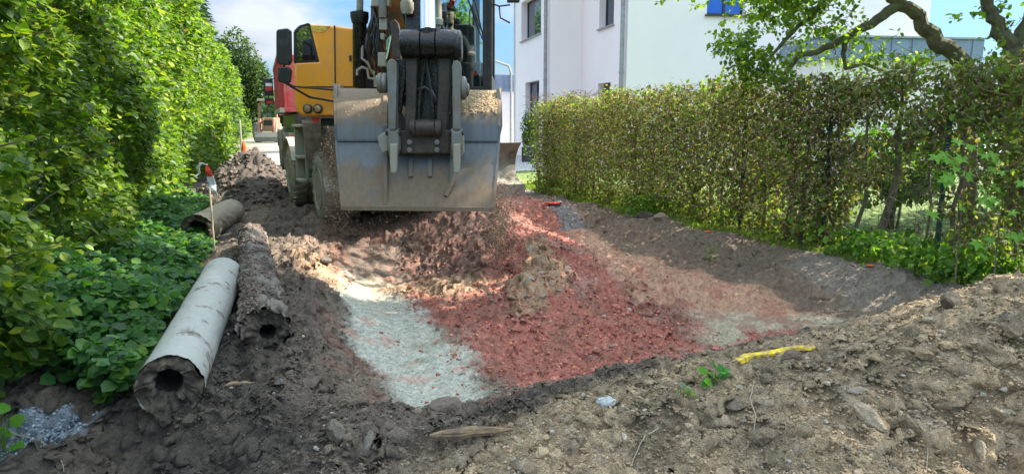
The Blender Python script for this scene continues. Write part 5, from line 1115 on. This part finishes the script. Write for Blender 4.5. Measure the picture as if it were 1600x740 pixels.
m = MB(); m.tube([U(604, 66, 8.6), U(610, 58, 8.6), U(606, 80, 8.6), U(603, 92, 8.6)], .010, 6); m.tube([U(612, 55, 8.6), U(606, 62, 8.6), U(604, 78, 8.6)], .009, 6); m.build('green_hose', M['hosegreen'] if 'hosegreen' in M else mat_basic('pale_green_hose', (.3, .5, .38), .5), EX, EC, smooth=True)
m = MB(); m.lathe(U(636, 4, 6.5), (0, 0, -1), [(-.2, .05), (0, .05), (.0, .06), (.06, .06), (.08, .05), (.10, .045)], 14); m.lathe(U(682, -8, 6.4), (0, 0, -1), [(-.1, .045), (.2, .045), (.21, .055), (.26, .055), (.27, .035), (.55, .03)], 14); m.build('hydraulic_fitting', M['greysteel'], EX, EC, smooth=True)
m = MB(); m.prism(PF([(640, 5), (652, 5), (652, 48), (640, 48)], 7.0), (0, .1, 0)); m.build('stick_bracket', M['orange_dirty'], EX, EC)

# ---- bucket
def bucket():
    # profile in (Y, py) from the top rim over the back to the lip; x-half width in px
    prof = [(6.62, 140, 127), (6.48, 146, 127), (6.32, 160, 127), (6.22, 176, 126.5), (6.16, 196, 126), (6.15, 219, 125), (6.145, 222, 125), (6.07, 255, 122.5), (5.97, 290, 119), (5.88, 318, 116.5), (5.86, 327, 116)]
    cx = [652] * 11; th = .022; m = MB(); rows = []
    for Y, py, hw in prof:
        cxx = 652.5 + (py - 220) * .004; a = U(cxx - hw, py - (2 if py < 200 else 0), Y); b = U(cxx + hw, py + (2 if py > 300 else 1), Y); rows.append((a, b))
    n = len(rows); SEG = 1
    inner = []
    for i, (a, b) in enumerate(rows):
        t = (rows[min(i + 1, n - 1)][0] - rows[max(i - 1, 0)][0]); t.x = 0; t.normalize(); nn = Vector((0, -t.z, t.y)); nn = nn if nn.y > 0 else -nn; inner.append((a + nn * th, b + nn * th))
    vs = []; 
    for (a, b), (c, d) in zip(rows, inner): vs += [a, b, d, c]
    fs = []
    for i in range(n - 1):
        for k in range(4): fs.append((4 * i + k, 4 * i + (k + 1) % 4, 4 * i + 4 + (k + 1) % 4, 4 * i + 4 + k))
    fs += [(3, 2, 1, 0), (4 * n - 4, 4 * n - 3, 4 * n - 2, 4 * n - 1)]
    m.add(vs, fs); bk = m.build('bucket', M['bucket'], EX, EC, smooth=True)
    # side plates: follow the profile and close toward the machine
    for s, nm in ((0, 'side_plate'), (1, 'side_plate')):
        P = []
        for i, (a, b) in enumerate(rows): P.append((a if s == 0 else b))
        top = P[0]; lip = P[-1]; x = top.x; P2 = [Vector((p.x, p.y - .004, p.z)) for p in P]
        P2 += [lip + Vector((0, .06, .02)), Vector((lip.x * .5 + x * .5, 6.75, lip.z + .45)), top + Vector((0, .38, -.02)), top + Vector((0, .25, .05))]
        q = MB(); n2 = len(P2); sg = -1 if s == 0 else 1; A = P2; B = [p + Vector((sg * .022, 0, 0)) for p in P2]
        cen = sum(P2, Vector()) / n2; q.add(A + B, [tuple(range(n2))[::-1], tuple(range(n2, 2 * n2))] + [(i, (i + 1) % n2, (i + 1) % n2 + n2, i + n2) for i in range(n2)])
        q.build(nm, M['bucket'], bk, EC)
    # weld seam line, lip plate
    a, b = rows[5]; q = MB().beam(a + Vector((.0, -.012, 0)), b + Vector((0, -.012, 0)), .02, .014); q.build('weld_seam', M['bucket'], bk, EC)
    a, b = rows[-1]; q = MB().beam(a + Vector((-.01, .02, .012)), b + Vector((.01, .02, .012)), .07, .035); q.build('lip', M['bucket'], bk, EC)
    # ear ribs down the back
    for ci, (pxa, pxb, st, en) in enumerate(((599, 605, 0, 9), (703, 709, 3, 8))):
        q = MB(); A = []; 
        for i in range(st, en + 1):
            Y, py, hw = prof[i]; off = .05 if i < en else .004
            A.append((U(pxa, py, Y - off), U(pxb, py, Y - off), U(pxb, py, Y + .02), U(pxa, py, Y + .02)))
        vs = []; fs = []
        for r4 in A: vs += list(r4)
        for i in range(len(A) - 1):
            for k in range(4): fs.append((4 * i + k, 4 * i + (k + 1) % 4, 4 * i + 4 + (k + 1) % 4, 4 * i + 4 + k))
        fs += [(3, 2, 1, 0), tuple(4 * len(A) - 4 + k for k in range(4))]; q.add(vs, fs); q.build('rib', M['bucket'], bk, EC)
    # curved wear strips and brackets
    def on(px, py):
        for i in range(n - 1):
            if prof[i][1] <= py <= prof[i + 1][1]:
                t = (py - prof[i][1]) / (prof[i + 1][1] - prof[i][1]); return U(px, py, prof[i][0] * (1 - t) + prof[i + 1][0] * t - .012)
        return U(px, py, prof[-1][0] - .012)
    for px in (642, 672):
        q = MB()
        for k in range(5): a_, b_ = on(px, 246 + k * 6), on(px, 252.5 + k * 6); q.beam(a_, b_, .035, .03, up=(0, 1, 0))
        q.build('wear_strip', M['bucket'], bk, EC)
    q = MB()
    for k in range(7):
        A_1 = (716 - 1.6 * k * k * .25, 236 + k * 10); A_2 = (716 - 1.6 * (k + 1) ** 2 * .25, 246 + k * 10); q.beam(on(*A_1), on(*A_2), .03, .03, up=(0, 1, 0))
    q.build('wear_strip', M['bucket'], bk, EC)
    # side cutter bulges on the right edge
    q = MB(); q.prism([U(775, 141, 6.45), U(780, 138, 6.45), U(784, 160, 6.35), U(785, 196, 6.2), U(781, 215, 6.15), U(779, 190, 6.2), U(779, 165, 6.3)], (0, .05, 0)); q.prism([U(521, 130, 6.45), U(527, 133, 6.45), U(526, 170, 6.3), U(527, 215, 6.15), U(523, 215, 6.15), U(521, 170, 6.3)], (0, .05, 0)); q.build('side_cutter', M['steel'], bk, EC)
    # soil crust left on the top of the shell
    r = np.random.default_rng(66); K = 7000; px = np.where(r.random(K) < .72, r.uniform(722, 776, K), r.uniform(528, 596, K)); py = 142 + 34 * r.random(K) ** 1.4 * (1 + .25 * np.sin(px * .35) * r.random(K)); P = np.array([on(a_, b_)[:] for a_, b_ in zip(px, py)]); P[:, 1] += .012; P[:, 2] -= .002
    S = .0022 + .011 * r.random(K) ** 4; c = np.array([.50, .37, .23])[None] * r.uniform(.7, 1.25, (K, 1)); o = scatter('soil_crust', P - np.array(EC), S, c, 1, 67, M['stone']); o.parent = bk; tag(o, kind='stuff')
    return bk
bucket()

# operator
def operator():
    hc = U(699, 27, 9.6); base = Vector((hc.x + .02, 9.85, 2.08)); t = thing('person', base, 'operator in a dark jacket and dark cap sitting in the excavator cab holding a joystick', 'person')
    hand = U(737, 84, 9.27)
    sh_r = hc + Vector((.20, -.0, -.30)); sh_l = hc + Vector((-.19, -.0, -.30)); el_r = hc + Vector((.30, -.18, -.52)); el_l = hc + Vector((-.28, -.18, -.52)); hl = hc + Vector((-.20, -.50, -.50))
    pel = Vector((hc.x, hc.y + .10, hc.z - .72))
    V = [pel, pel + Vector((0, 0, .22)), hc + Vector((0, .05, -.34)), hc + Vector((0, .02, -.17)), hc + Vector((0, 0, -.07)), hc + Vector((0, 0, .05)), hc + Vector((0, 0, .11)),
         sh_r, el_r, hand, hand + Vector((.0, -.05, .0)), sh_l, el_l, hl, hl + Vector((0, -.06, 0)), pel + Vector((.11, -.05, -.02)), pel + Vector((.14, -.48, .02)), pel + Vector((.14, -.52, -.40)), pel + Vector((.14, -.66, -.43)),
         pel + Vector((-.11, -.05, -.02)), pel + Vector((-.14, -.48, .02)), pel + Vector((-.14, -.52, -.40)), pel + Vector((-.14, -.66, -.43))]
    Rr = [.15, .14, .15, .065, .095, .105, .07, .07, .05, .032, .028, .07, .05, .032, .028, .09, .065, .05, .04, .09, .065, .05, .04]
    Ed = [(0, 1), (1, 2), (2, 3), (3, 4), (4, 5), (5, 6), (2, 7), (7, 8), (8, 9), (9, 10), (2, 11), (11, 12), (12, 13), (13, 14), (0, 15), (15, 16), (16, 17), (17, 18), (0, 19), (19, 20), (20, 21), (21, 22)]
    for hp, root in ((hand, 10), (hl, 14)):
        for k in range(5):
            dx = (-.03 + .018 * k); i = len(V); ln = (.05, .075, .08, .075, .06)[k]
            V += [V[root] + Vector((dx, -.02, .01)), V[root] + Vector((dx * 1.1, -.02 - ln * .5, -.005)), V[root] + Vector((dx, -.02 - ln * .6, -.035))]; Rr += [.010, .009, .008]; Ed += [(root, i), (i, i + 1), (i + 1, i + 2)]
    def sk(name, vs, es, rs, mat, par, sub=1):
        me = bpy.data.meshes.new(name); me.from_pydata([v - base for v in vs], es, []); o = bpy.data.objects.new(name, me); COL.objects.link(o); o.parent = par; me.materials.append(mat)
        s = o.modifiers.new('skin', 'SKIN'); sv = me.skin_vertices[0].data
        for i, q in enumerate(rs): sv[i].radius = (q, q)
        sv[0].use_root = True; sb = o.modifiers.new('sub', 'SUBSURF'); sb.levels = sb.render_levels = sub + 1
        s.use_smooth_shade = True; return o
    body = sk('body', V, Ed, Rr, M['skin'], t)
    k = [0, 1, 2, 7, 8, 11, 12]; mp_ = {a: i for i, a in enumerate(k)}; vs = [V[a] for a in k] + [V[8].lerp(V[9], .85), V[12].lerp(V[13], .85), hc + Vector((0, .035, -.225))]; rs = [Rr[a] * 1.13 for a in k] + [.042, .042, .085]
    sk('jacket', vs, [(0, 1), (1, 2), (2, mp_[7]), (mp_[7], mp_[8]), (2, mp_[11]), (mp_[11], mp_[12]), (mp_[8], 7), (mp_[12], 8), (2, 9)], rs, M['shirt'], t)
    k = [0, 15, 16, 17, 19, 20, 21]; mp_ = {a: i for i, a in enumerate(k)}; sk('trousers', [V[a] for a in k], [(0, 1), (1, 2), (2, 3), (0, 4), (4, 5), (5, 6)], [Rr[a] * 1.14 for a in k], M['trouser'], t)
    def ell(name, c, rx, ry, rz, mat, zmin=None):
        m = MB(); N1, N2 = 14, 9; b = 0
        for i in range(N2 + 1):
            ph = -math.pi / 2 + math.pi * i / N2
            for j in range(N1):
                a = 2 * math.pi * j / N1; z = math.sin(ph); z = max(z, zmin) if zmin is not None else z; m.v.append(c + Vector((rx * math.cos(ph) * math.cos(a), ry * math.cos(ph) * math.sin(a), rz * z)))
        for i in range(N2):
            for j in range(N1): m.f.append((i * N1 + j, i * N1 + (j + 1) % N1, (i + 1) * N1 + (j + 1) % N1, (i + 1) * N1 + j))
        return m.build(name, mat, t, base, smooth=True)
    ell('cap', hc + Vector((0, .02, .10)), .115, .125, .09, M['hair'], -.1)
    ell('beard', hc + Vector((0, -.045, -.095)), .078, .075, .045, M['hair'])
    ell('nose', hc + Vector((0, -.112, -.01)), .013, .02, .024, M['skin'])
    for s in (-1, 1): ell('eye', hc + Vector((s * .036, -.098, .02)), .014, .010, .008, M['hair']); ell('ear', hc + Vector((s * .10, .0, .0)), .012, .025, .032, M['skin'])
operator()

# falling soil at both sides of the bucket
def falling():
    r = np.random.default_rng(68); P = []; S = []
    n = 9000; z = r.random(n) ** .8 * 1.35 + .02; x = -2.20 + .05 * (1.35 - z) * r.normal(0, 1, n) * 1.6 + r.normal(0, .035, n) + .05 * fbm(z, z * 0, .2, 2, 5) ; y = 8.62 + r.normal(0, .10, n); P.append(np.c_[x, y, z]); S.append(.0018 + .008 * r.random(n) ** 4)
    a = np.c_[x, y, z]
    n = 7000; z = r.random(n) ** 1.3 * .8; p = U(787, 300, 7.2); x = p.x + r.normal(-.04, .055 + .06 * (1 - z), n); y = 7.3 + r.normal(0, .12, n); P.append(np.c_[x, y, z]); S.append(.0018 + .009 * r.random(n) ** 4)
    n = 1800; x = r.uniform(-1.5, -.15, n); y = 6.9 + r.normal(0, .25, n); z = r.random(n) * .55; P.append(np.c_[x, y, z]); S.append(.0018 + .006 * r.random(n) ** 3)
    P = np.concatenate(P); S = np.concatenate(S); c = np.array([.20, .145, .105])[None] * r.uniform(.6, 1.5, (len(P), 1))
    tag(scatter('falling_soil', P, S, c, 1, 69, M['stone'], flat=1.0), 'brown soil trickling down past both sides of the steel bucket', 'soil', kind='stuff')
falling()

# ================================================================== TIPPER TRUCK behind
def truck():
    o0 = Vector((-4.95, 15.3, 0)); f = Vector((-.36, 1, 0)).normalized(); s = Vector((1, .36, 0)).normalized()
    t = thing('tipper_truck', o0, 'red four axle tipper truck standing behind the orange excavator', 'truck'); RO = Matrix.Rotation(math.atan2(s.y, s.x), 3, 'Z')
    def T(a, b, z): return o0 + s * a + f * b + Vector((0, 0, z))
    m = MB(); Lb = 5.6
    m.prism([T(.0, 0, 1.62), T(2.5, 0, 1.62), T(2.5, Lb, 1.62), T(.0, Lb, 1.62)], (0, 0, .10))
    for a in (0, 2.44): m.prism([T(a, 0, 1.72), T(a + .06, 0, 1.72), T(a + .06, Lb, 1.72), T(a, Lb, 1.72)], (0, 0, 1.12))
    for b in (0, Lb - .06): m.prism([T(.06, b, 1.72), T(2.44, b, 1.72), T(2.44, b + .06, 1.72), T(.06, b + .06, 1.72)], (0, 0, 1.12))
    m.beam(T(-.03, 0, 2.86), T(-.03, Lb, 2.86), .12, .10); m.beam(T(2.53, 0, 2.86), T(2.53, Lb, 2.86), .12, .10)
    bd = m.build('tipper_body', M['red'], t, o0, bevel=.01)
    for k in range(8): MB().box(T(-.04, .3 + k * .72, 2.25), (.08, .10, 1.1), RO).build('stake_rib', M['red'], bd, o0)
    q = MB(); q.beam(T(-.05, .0, 1.66), T(-.05, Lb, 1.66), .10, .10); q.build('side_rail', M['greysteel'], bd, o0)
    m = MB(); m.box(T(1.25, 3.8, 1.3), (2.1, 8.0, .55), RO); m.build('chassis', M['black'], t, o0)
    for b in (.9, 2.3, 5.6, 7.1):
        for a in (.18, 2.32): wheel(T(a, b, .52), s, .52, .34, t, o0, M['greysteel'], M['rub'], 18)
        for a in (.18, 2.32):
            m = MB()
            for k in range(6):
                A = R(10 + 26.7 * k); B = R(10 + 26.7 * (k + 1)); m.prism([T(a - .2, b + .62 * math.cos(A), .52 + .62 * math.sin(A)), T(a - .2, b + .62 * math.cos(B), .52 + .62 * math.sin(B)), T(a + .2, b + .62 * math.cos(B), .52 + .62 * math.sin(B)), T(a + .2, b + .62 * math.cos(A), .52 + .62 * math.sin(A))], (0, 0, .015))
            m.build('mudguard', M['greysteel'], t, o0)
    m = MB(); m.prism([T(.05, 5.85, 1.6), T(2.45, 5.85, 1.6), T(2.45, 5.85, 2.95), T(.05, 5.85, 2.95)], f * 1.9); m.build('cab', M['red'], t, o0, bevel=.06)
    m = MB(); m.prism([T(.03, 6.3, 1.95), T(.03, 7.4, 1.95), T(.03, 7.3, 2.7), T(.03, 6.3, 2.7)], s * .01); m.build('side_window', M['dkglass'], t, o0)
    m = MB(); m.tube([T(.05, 7.6, 2.75), T(-.22, 7.75, 2.7), T(-.22, 7.75, 1.85)], .02, 6); m.build('mirror_arm', M['black'], t, o0)
    for z0, z1 in ((2.2, 2.75), (1.92, 2.14)): m = MB(); m.box(T(-.2, 7.72, (z0 + z1) / 2), (.28, .10, z1 - z0), RO); m.build('mirror', M['black'], t, o0, bevel=.02)
    m = MB(); m.box(T(-.19, 7.66, 2.42), (.2, .012, .12), RO); m.box(T(-.19, 7.66, 2.0), (.2, .012, .1), RO); m.build('red_strip', M['bright_red'], t, o0)
    m = MB(); m.box(T(-.19, 7.66, 2.55), (.2, .012, .10), RO); m.build('white_strip', M['white_tape'], t, o0)
    m = MB(); m.box(T(1.25, -.05, 1.05), (2.4, .1, .25), RO); m.build('rear_bumper', M['greysteel'], t, o0)
    for a in (.25, 2.25): m = MB(); m.box(T(a, -.12, 1.05), (.35, .04, .12), RO); m.build('tail_light', M['bright_red'], t, o0)
    m = MB(); m.box(T(.3, 4.0, 1.0), (.5, 1.1, .5), RO); m.build('fuel_tank', M['greysteel'], t, o0, bevel=.05)
truck()

# far backhoe loader, seen from the front
def loader():
    o0 = G(419, 222, 0); k = o0.y / F; t = thing('backhoe_loader', o0, 'small orange red loader with a glazed cab parked far down the road', 'loader')
    def T(px, py, dy=0): return U(px, py, o0.y + dy)
    def bx(a, b, c, d, dy, th, m): m.prism([T(a, b, dy), T(c, b, dy), T(c, d, dy), T(a, d, dy)], (0, th, 0)); return m
    bx(399, 206, 438, 214, -1.2, .12, m := MB()); bx(398, 214, 439, 221.5, -1.6, .10, m); m.prism([T(398, 206, -1.2), T(398, 221.5, -1.6), T(439, 221.5, -1.6), T(439, 206, -1.2)], (0, .06, 0)); m.build('loader_bucket', M['steel'], t, o0)
    m = MB(); bx(403, 157, 406, 192, 0, .15, m); bx(430, 157, 433, 192, 0, .15, m); bx(403, 157, 433, 161, .0, .15, m); bx(403, 157, 406, 192, 1.6, .15, m); bx(430, 157, 433, 192, 1.6, .15, m); m.build('cab_frame', M['dustred'], t, o0)
    m = MB(); bx(401, 154.5, 435, 158, -.2, 2.0, m); m.build('roof', M['greysteel'], t, o0, bevel=.03)
    m = MB(); bx(406, 161, 430, 184, .05, .02, m); m.build('windscreen', M['glass'], t, o0)
    m = MB(); bx(409, 184, 428, 205, -.9, 1.2, m); m.build('bonnet', M['dustred'], t, o0, bevel=.05)
    m = MB(); bx(412, 188, 425, 196, -.93, .05, m); m.build('grille', M['black'], t, o0)
    for a in (404, 429): m = MB(); m.beam(T(a + 2, 186, -.3), T(a + 1, 210, -1.1), .16, .18, up=(0, 1, 0)); m.build('lift_arm', M['dustred'], t, o0)
    for a in (410.5, 426): m = MB(); m.lathe(T(a, 187, -.95), (0, -1, 0), [(0, .09), (.04, .09), (.05, .06)], 12); m.build('headlight', M['lamp'], t, o0)
    for a in (403, 433):
        for dy, rr in ((-.4, .45), (1.5, .65)):
            c = T(a, 200, dy); c.z = rr; wheel(c, (1, 0, 0), rr, .38, t, o0, M['greysteel'], M['rub'], 14)
    m = MB(); bx(417, 162, 419, 184, .5, .1, m); m.build('console', M['black'], t, o0)
loader()
for (px, py, top, lb) in ((380, 243, 213, 'thin stake with an orange marker on the far side of the soil heap'),):
    b = U(px - 1, 240, 14.6); zt = U(px, 214, 14.6).z; g = ghs(b.x, b.y); t = thing('marker_stake', (b.x, b.y, g), lb, 'stake')
    MB().tube([(b.x, b.y, g - .1), (b.x - .02, b.y, zt + .35)], .022, 6).build('pole', M['greysteel'], t, t.location)
    MB().lathe((b.x + .06, b.y - .05, zt - .3), (0, 0, 1), [(0, .06), (.12, .05), (.22, .02)], 8).build('marker', M['orange_plastic'], t, t.location)

# ================================================================== PIPES
def pipe(n_px, f_px, zc, rad, mat, name, label, holeoff, seed, crust=.006, broken=.03, hole=.48):
    a = G(*n_px, zc); b = G(*f_px, zc); a.z = ghs(a.x, a.y) + rad * .93 if n_px[1] > 500 else a.z; b.z = ghs(b.x, b.y) + rad * .93 if f_px[1] < 500 else b.z
    zz = max(a.z, b.z, zc); ax_ = (b - a); L_ = ax_.length; ax_.normalize(); t = thing(name, (a.x, a.y, a.z - rad), label, 'log', 'old logs lying along the left verge')
    u = ax_.cross(Vector((0, 0, 1))).normalized(); q = u.cross(ax_); nn, ns = 72, 90; r = np.random.default_rng(seed)
    th = np.linspace(0, 2 * math.pi, nn, endpoint=False); V = []
    jag = broken * (fbm(np.cos(th) * 2 + 9, np.sin(th) * 2 + seed, .8, 4, seed) * 1.3 + 0.12 * r.uniform(-1, 1, nn))
    for i in range(ns + 1):
        s_ = i / ns
        rr = rad * (1 + .012 * fbm(th * 0 + s_ * L_ * 2, th * 0, 1, 2, seed)) + crust * fbm(np.cos(th) * 2 + s_ * L_ * 4, np.sin(th) * 2 + 3 * s_ * L_, .5, 4, seed + 1)
        st = L_ * s_ + (jag * (1 - s_) ** 8 if True else 0) + (jag[::-1] * s_ ** 8 * .5)
        rr = rr * (1 + 0.02 * math.exp(-s_ * L_ / .12))
        for k in range(nn): V.append(a + ax_ * float(st[k] if hasattr(st, '__len__') else st) + (u * math.cos(th[k]) + q * math.sin(th[k])) * float(rr[k]))
    Fq = [(i * nn + k, i * nn + (k + 1) % nn, (i + 1) * nn + (k + 1) % nn, (i + 1) * nn + k) for i in range(ns) for k in range(nn)]
    Fq += [tuple(ns * nn + k for k in range(nn))]
    m = MB(); m.add(V, Fq); m.build('bark_surface', mat, t, t.location, smooth=True)
    # near face: packed soil ring with off-centre hole
    V = []; Fq = []; rings = [(1.004, -.012), (.95, -.004), (.88, .0), (.80, .0), (.72, .0), (.64, .0), (.57, .004), (.5, .03), (.47, .14), (.40, .22)]; hc = Vector((0, 0, 0)) + u * holeoff[0] * rad + q * holeoff[1] * rad
    for ri, (fr, dp) in enumerate(rings):
        w_ = sstep(.97, .5, fr)
        for k in range(nn):
            fr2 = fr + (hole - .5) * min(1, max(0, (ri - 1) / 5))
            rr = rad * fr2 * (1 + (.0 if ri == 0 else .16 * max(0, (ri - 3)) / 4) * float(fbm(np.array([math.cos(th[k]) * 2.5 + ri * .35]), np.array([math.sin(th[k]) * 2.5 - ri * .4]), .9, 2, seed + 9)[0]))
            V.append(a + hc * (0 if ri == 0 else min(1, (ri) / 6)) + (u * math.cos(th[k]) + q * math.sin(th[k])) * rr + ax_ * (float(jag[k]) * (1 if ri < 2 else .2 if ri < 4 else 0) + dp + .05 * float(fbm(np.array([math.cos(th[k]) * fr * 3 + 7]), np.array([math.sin(th[k]) * fr * 3 + 7]), .9, 4, seed)[0])))
    R_ = len(rings); split = 7
    Fo = [(i * nn + k, i * nn + (k + 1) % nn, (i + 1) * nn + (k + 1) % nn, (i + 1) * nn + k) for i in range(split) for k in range(nn)]
    m = MB(); m.add(V[:(split + 1) * nn], Fo); fc = m.build('end_face', M['pipe_end'], t, t.location, smooth=True)
    Fi = [(i * nn + k, i * nn + (k + 1) % nn, (i + 1) * nn + (k + 1) % nn, (i + 1) * nn + k) for i in range(split, R_ - 1) for k in range(nn)] + [tuple((R_ - 1) * nn + k for k in range(nn))]
    m = MB(); m.add(V[split * nn:], [tuple(i - split * nn for i in f) for f in Fi]); m.build('cavity', M['cavity'], fc, t.location, smooth=True)
    return a, ax_, L_, u, q
pipe((265, 592), (348, 430), .155, .158, M['pipe_white'], 'old_log', 'long pale weathered log with a broken hollow end, nearest the leafy weeds', (-.05, .12), 3, crust=.003, broken=.035, hole=.42)
PA = pipe((415, 528), (394, 372), .13, .14, M['pipe_dirty'], 'old_log', 'dark soil crusted rotten log lying to the right of the pale log', (.1, -.15), 5, crust=.045, broken=.12, hole=.34)
pipe((308, 360), (360, 324), .18, .185, M['pipe_tan'], 'old_log', 'short thick tan log lying furthest away in front of the soil heap', (0, 0), 8, crust=.012, broken=.05, hole=.6)
# crusts of soil on the dirty pipe
def crustp():
    a, d, L_, u, q = PA; r = np.random.default_rng(70); n = 3200; s_ = r.random(n) * L_; th = r.normal(math.pi / 2, .85, n)
    k = fbm(s_ * 3, th * 2, .8, 3, 12) > -.12; s_, th = s_[k], th[k]; n = len(s_); a = np.array(a); d = np.array(d); u = np.array(u); q = np.array(q)
    P = a + d * s_[:, None] + (u * np.cos(th)[:, None] + q * np.sin(th)[:, None]) * .142; c = np.array([.15, .11, .09])[None] * r.uniform(.6, 1.5, (n, 1))
    tag(scatter('soil_crumbs', P, r.uniform(.004, .02, n), c, 1, 71, M['stone']), 'crumbs of soil caked along the top of the dark log', 'soil', kind='stuff')
crustp()
# broken pieces at pipe's far end
single_stone(385, 372, .10, .06, .05, .5, 0, (.13, .10, .08), 'dark root stump at the far end of the soil crusted log', 'stump', 'stump', seed=31)

# flag stake by the pipes
def flag():
    b = G(336, 402, 0); b.z = ghs(b.x, b.y); top = U(323, 256, b.y); t = thing('flag_stake', b, 'thin wooden stake with knotted red and white barrier tape beside the pale log', 'stake')
    MB().tube([b - Vector((0, 0, .1)), b.lerp(top, .5) + Vector((.006, 0, 0)), top], [.011, .010, .009], 6).build('pole', M['stake'], t, b)
    def strip(pts, wd, mat, name):
        m = MB(); n = len(pts); P = [U(px, py, b.y + dy - .02) for px, py, dy in pts]; vs = []
        for i, p in enumerate(P): vs += [p + Vector((-wd[i], .0, 0)), p + Vector((wd[i], .012 * math.sin(i * 2), 0))]
        m.add(vs, [(2 * i, 2 * i + 1, 2 * i + 3, 2 * i + 2) for i in range(n - 1)]); o = m.build(name, mat, t, b); sl = o.modifiers.new('thick', 'SOLIDIFY'); sl.thickness = .002
    strip([(323, 257, 0), (325, 266, -.02), (328, 276, 0)], [.008, .028, .035], M['bright_red'], 'red_tape'); strip([(328, 276, 0), (331, 288, .02), (334, 298, 0), (339, 304, .02)], [.035, .04, .03, .01], M['white_tape'], 'white_tape')
    strip([(323, 258, 0), (314, 254, -.02), (309, 262, 0), (312, 270, .03), (305, 276, 0)], [.01, .015, .018, .01, .012], M['white_tape'], 'white_tape'); strip([(334, 296, 0), (322, 292, 0), (313, 294, 0)], [.006, .005, .006], M['white_tape'], 'white_tape')
flag()

# yellow band half buried in the near bank
def band():
    pts = [(1152, 567), (1165, 558), (1185, 553), (1205, 550), (1225, 549), (1245, 548), (1270, 549)]
    P = []
    for px, py in pts: p = hit(px, py + 5); P.append(Vector((p.x, p.y, p.z + .010 + .006 * math.sin(px))))
    t = MB(); vs = []; n = len(P)
    for i, p in enumerate(P):
        d = (P[min(i + 1, n - 1)] - P[max(i - 1, 0)]).normalized(); sd = d.cross(Vector((0, -.7, .7))).normalized(); w_ = .016 + .004 * math.sin(i * 2.1); vs += [p - sd * w_, p - Vector((0, .012, -.006)), p + sd * w_]
    fs = []
    for i in range(n - 1): fs += [(3 * i, 3 * i + 1, 3 * i + 4, 3 * i + 3), (3 * i + 1, 3 * i + 2, 3 * i + 5, 3 * i + 4)]
    t.add([v - P[0] for v in vs], fs); o = t.build('yellow_band', M['yellow']); o.location = P[0]; s = o.modifiers.new('thick', 'SOLIDIFY'); s.thickness = .006
    tag(o, 'bright yellow plastic band half buried on top of the near bank', 'band')
band()
def lump_on_surface(name, px, py, size, mat, label, cat, rz=0, fl=.3, seed=2):
    p = hit(px, py); V, Fq = rough_stone(2, seed); V = V * np.array([size, size * .6, size * fl]); Mx = np.array(Matrix.Rotation(rz, 3, 'Z')); V = V @ Mx.T; V[:, 2] += size * fl * .5
    o = mesh_np(name, V, Fq, mat); o.location = p; tag(o, label, cat)
lump_on_surface('plastic_scrap', 1108, 363, .07, M['orange_plastic'], 'small red orange plastic scrap on the verge near the middle of the hedge', 'scrap')
lump_on_surface('plastic_scrap', 1360, 418, .05, M['orange_plastic'], 'small red orange plastic scrap on the verge nearest the right heap', 'scrap', seed=5)
lump_on_surface('red_cloth', 862, 322, .16, M['bright_red'], 'bright red scrap of tape on the verge beside the far ridge', 'scrap', fl=.15, seed=6)
# splintered wood
def wood(p0, p1, w_, label, name='wood_splinter', up=.02):
    a = hit(*p0); b = hit(*p1); a.z += up; b.z += up; m = MB(); rg = random.Random(int(p0[0]))
    P = [a.lerp(b, k / 6) + Vector((0, rg.uniform(-.004, .004), rg.uniform(-.004, .006))) for k in range(7)]; m.tube([p - a for p in P], [w_ * q for q in (.35, .8, 1, .95, .8, .55, .12)], 7)
    for k in range(3): m.tube([P[1 + k] - a + Vector((0, -w_ * .6, w_ * .5)), P[5] - a + Vector((0, -w_ * .5, w_ * (.2 + .3 * k)))], [w_ * .25, w_ * .06], 4)
    o = m.build(name, M['wood']); o.location = a; tag(o, label, 'wood')
wood((672, 694), (802, 678), .026, 'long split piece of yellowish wood on the near bank below the earth lump'); wood((352, 607), (398, 600), .012, 'small wood chip on dark soil between the two near logs', up=.01)
# roots
def root(pts, rad, label):
    P = [hit(*p) + Vector((0, 0, rad * 1.2)) for p in pts]; a = P[0].copy(); Q_ = []
    for i in range(len(P) - 1):
        for k in range(3): Q_.append(P[i].lerp(P[i + 1], k / 3))
    Q_.append(P[-1]); rg = random.Random(int(pts[0][0])); 
    for q in Q_: z = ghs(q.x, q.y) + rad * .9; q.z = max(q.z, z); q += Vector((rg.uniform(-1, 1), rg.uniform(-1, 1), 0)) * .002
    m = MB(); n = len(Q_); m.tube([q - a for q in Q_], [rad * (1 - .6 * i / n) for i in range(n)], 5); o = m.build('root', M['root'], smooth=True); o.location = a; tag(o, label, 'root', 'roots sticking out of the near slope')
root([(1178, 598), (1172, 625), (1180, 655), (1176, 690), (1150, 728)], .0035, 'long pale root running down the near slope below the yellow band')
root([(1028, 675), (1012, 680), (1000, 700), (985, 735)], .004, 'forked pale root at the bottom edge left of the slope')
root([(1228, 660), (1226, 690), (1240, 715)], .002, 'thin short root right of the long pale root')
root([(1455, 662), (1450, 700), (1448, 738)], .0028, 'straight pale root low on the right heap')
root([(1080, 690), (1095, 705), (1105, 718)], .003, 'short pale root in the middle of the near slope')
root([(15, 682), (60, 690), (95, 715), (100, 738)], .0035, 'curved pale root over the dark trench edge at the left bottom')
root([(1095, 662), (1120, 668), (1135, 671)], .002, 'thin level root left of the long pale root')
root([(1380, 700), (1384, 720), (1390, 738)], .002, 'thin pale root left of the straight one on the right heap')
